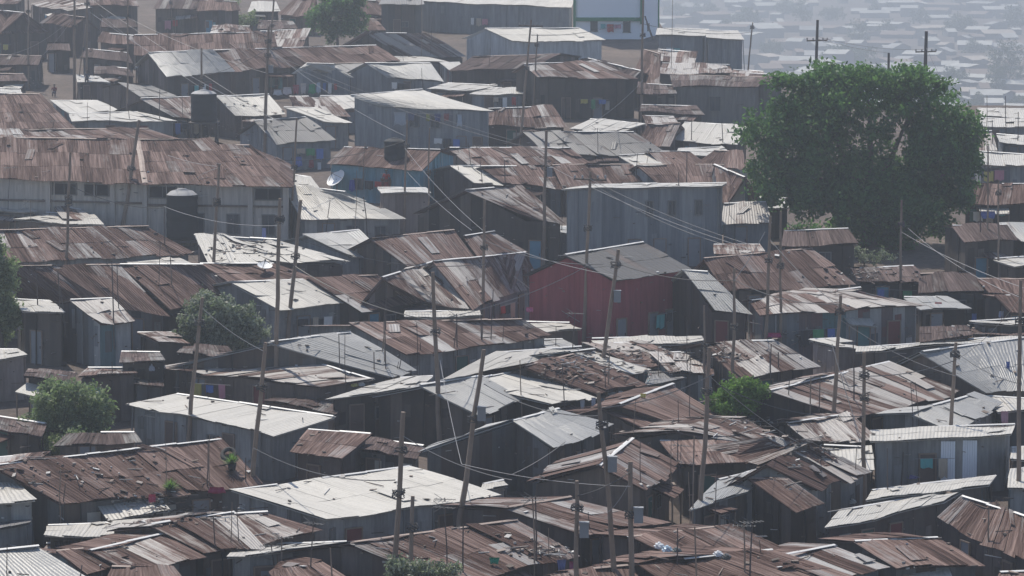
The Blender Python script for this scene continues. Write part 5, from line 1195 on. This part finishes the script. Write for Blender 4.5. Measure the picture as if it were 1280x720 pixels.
for k, (x, y, w_, h_, l_) in enumerate(((845, 12, 26, 16, 'small hazy tree right above the tower block'), (965, 60, 30, 22, 'hazy tree left of the first crossarm pole'), (980, 8, 26, 20, 'round hazy tree at the top edge left of the tall one'), (1040, 18, 30, 20, 'wide hazy tree at the top edge'), (1110, 34, 22, 22, 'hazy tree above the short pole stub'), (1100, 8, 30, 14, 'flat hazy tree at the top edge centre'), (1150, 22, 26, 20, 'hazy tree above the thick crossarm pole'), (1200, 30, 40, 22, 'hazy grove right of the thick crossarm pole'), (1215, 60, 26, 20, 'small hazy tree above the low valley tree'), (1268, 20, 30, 30, 'hazy tree at the top right corner'), (1225, 128, 34, 24, 'hazy valley tree just right of the giant tree'), (1272, 130, 26, 26, 'hazy valley tree at the right edge'), (1040, 66, 24, 16, 'low hazy tree between wires and giant tree'), (905, 32, 22, 14, 'tiny hazy tree behind the twin sheds'))):
    fartree(x, y, w_, h_, 60 + k, l_)
# ---- finish the labels of poles and masts
from collections import defaultdict
gr = defaultdict(list)
for o, stem, hi, x, y in PEND: gr[(stem, hi)].append((x, y, o))
for (stem, hi), L in gr.items():
    L.sort(key=lambda q: (q[0], q[1])); hl = HOUSES[hi][1]
    short = hl
    n = len(L)
    for k, (x, y, o) in enumerate(L):
        pos = '' if n == 1 else ('leftmost ' if k == 0 else ('rightmost ' if k == n - 1 else {1: 'second ', 2: 'third ', 3: 'fourth ', 4: 'fifth ', 5: 'sixth ', 6: 'seventh ', 7: 'eighth '}.get(k, 'middle ')))
        o['label'] = trim(pos + stem + ' at the ' + short)
seen = defaultdict(list)
for o, *_ in PEND: seen[o['label']].append(o)
for l, L in seen.items():
    if len(L) > 1: print('DUP', l, len(L))
# ---- haze, light, sky
m = MB(); m.box(100, 2650, 15, 6400, 5760, 260)
hz = m.build('haze', None); hz.data.materials.clear(); hm = bpy.data.materials.new('haze_air'); hm.use_nodes = True; t = hm.node_tree; t.nodes.clear()
out = N(t, 'ShaderNodeOutputMaterial'); pv = N(t, 'ShaderNodeVolumePrincipled'); pv.inputs['Color'].default_value = (.83, .90, 1, 1); pv.inputs['Density'].default_value = HAZE = .00050; pv.inputs['Anisotropy'].default_value = .5
lk(t, pv.outputs[0], out.inputs['Volume']); hz.data.materials.append(hm); tag(hz, 'pale blue smoky haze filling the air over the settlement', 'haze', kind='stuff')
hz.display_type = 'WIRE'
EL, AZ = 57, -24
w = bpy.data.worlds.new('World'); S.world = w; w.use_nodes = True; t = w.node_tree; bg = t.nodes['Background']
sky = N(t, 'ShaderNodeTexSky', sky_type='NISHITA'); sky.sun_disc = False; sky.sun_elevation = R(EL); sky.sun_rotation = R(AZ); sky.air_density = 1; sky.dust_density = 2; sky.altitude = 1700
lk(t, sky.outputs[0], bg.inputs[0]); bg.inputs[1].default_value = .12
sd = bpy.data.lights.new('sun', 'SUN'); so = bpy.data.objects.new('sun', sd); COL.objects.link(so); sd.energy = 4.5; sd.angle = R(.53); sd.color = (1, .93, .81)
v = Vector((math.cos(R(EL)) * math.sin(R(AZ)), math.cos(R(EL)) * math.cos(R(AZ)), math.sin(R(EL)))); so.rotation_euler = v.to_track_quat('Z', 'Y').to_euler(); so.location = (0, 300, 200)
S.view_settings.view_transform = 'Standard'; S.view_settings.look = 'None'; S.view_settings.gamma = 1; S.view_settings.exposure = .27
S.render.resolution_x = 1280; S.render.resolution_y = 720
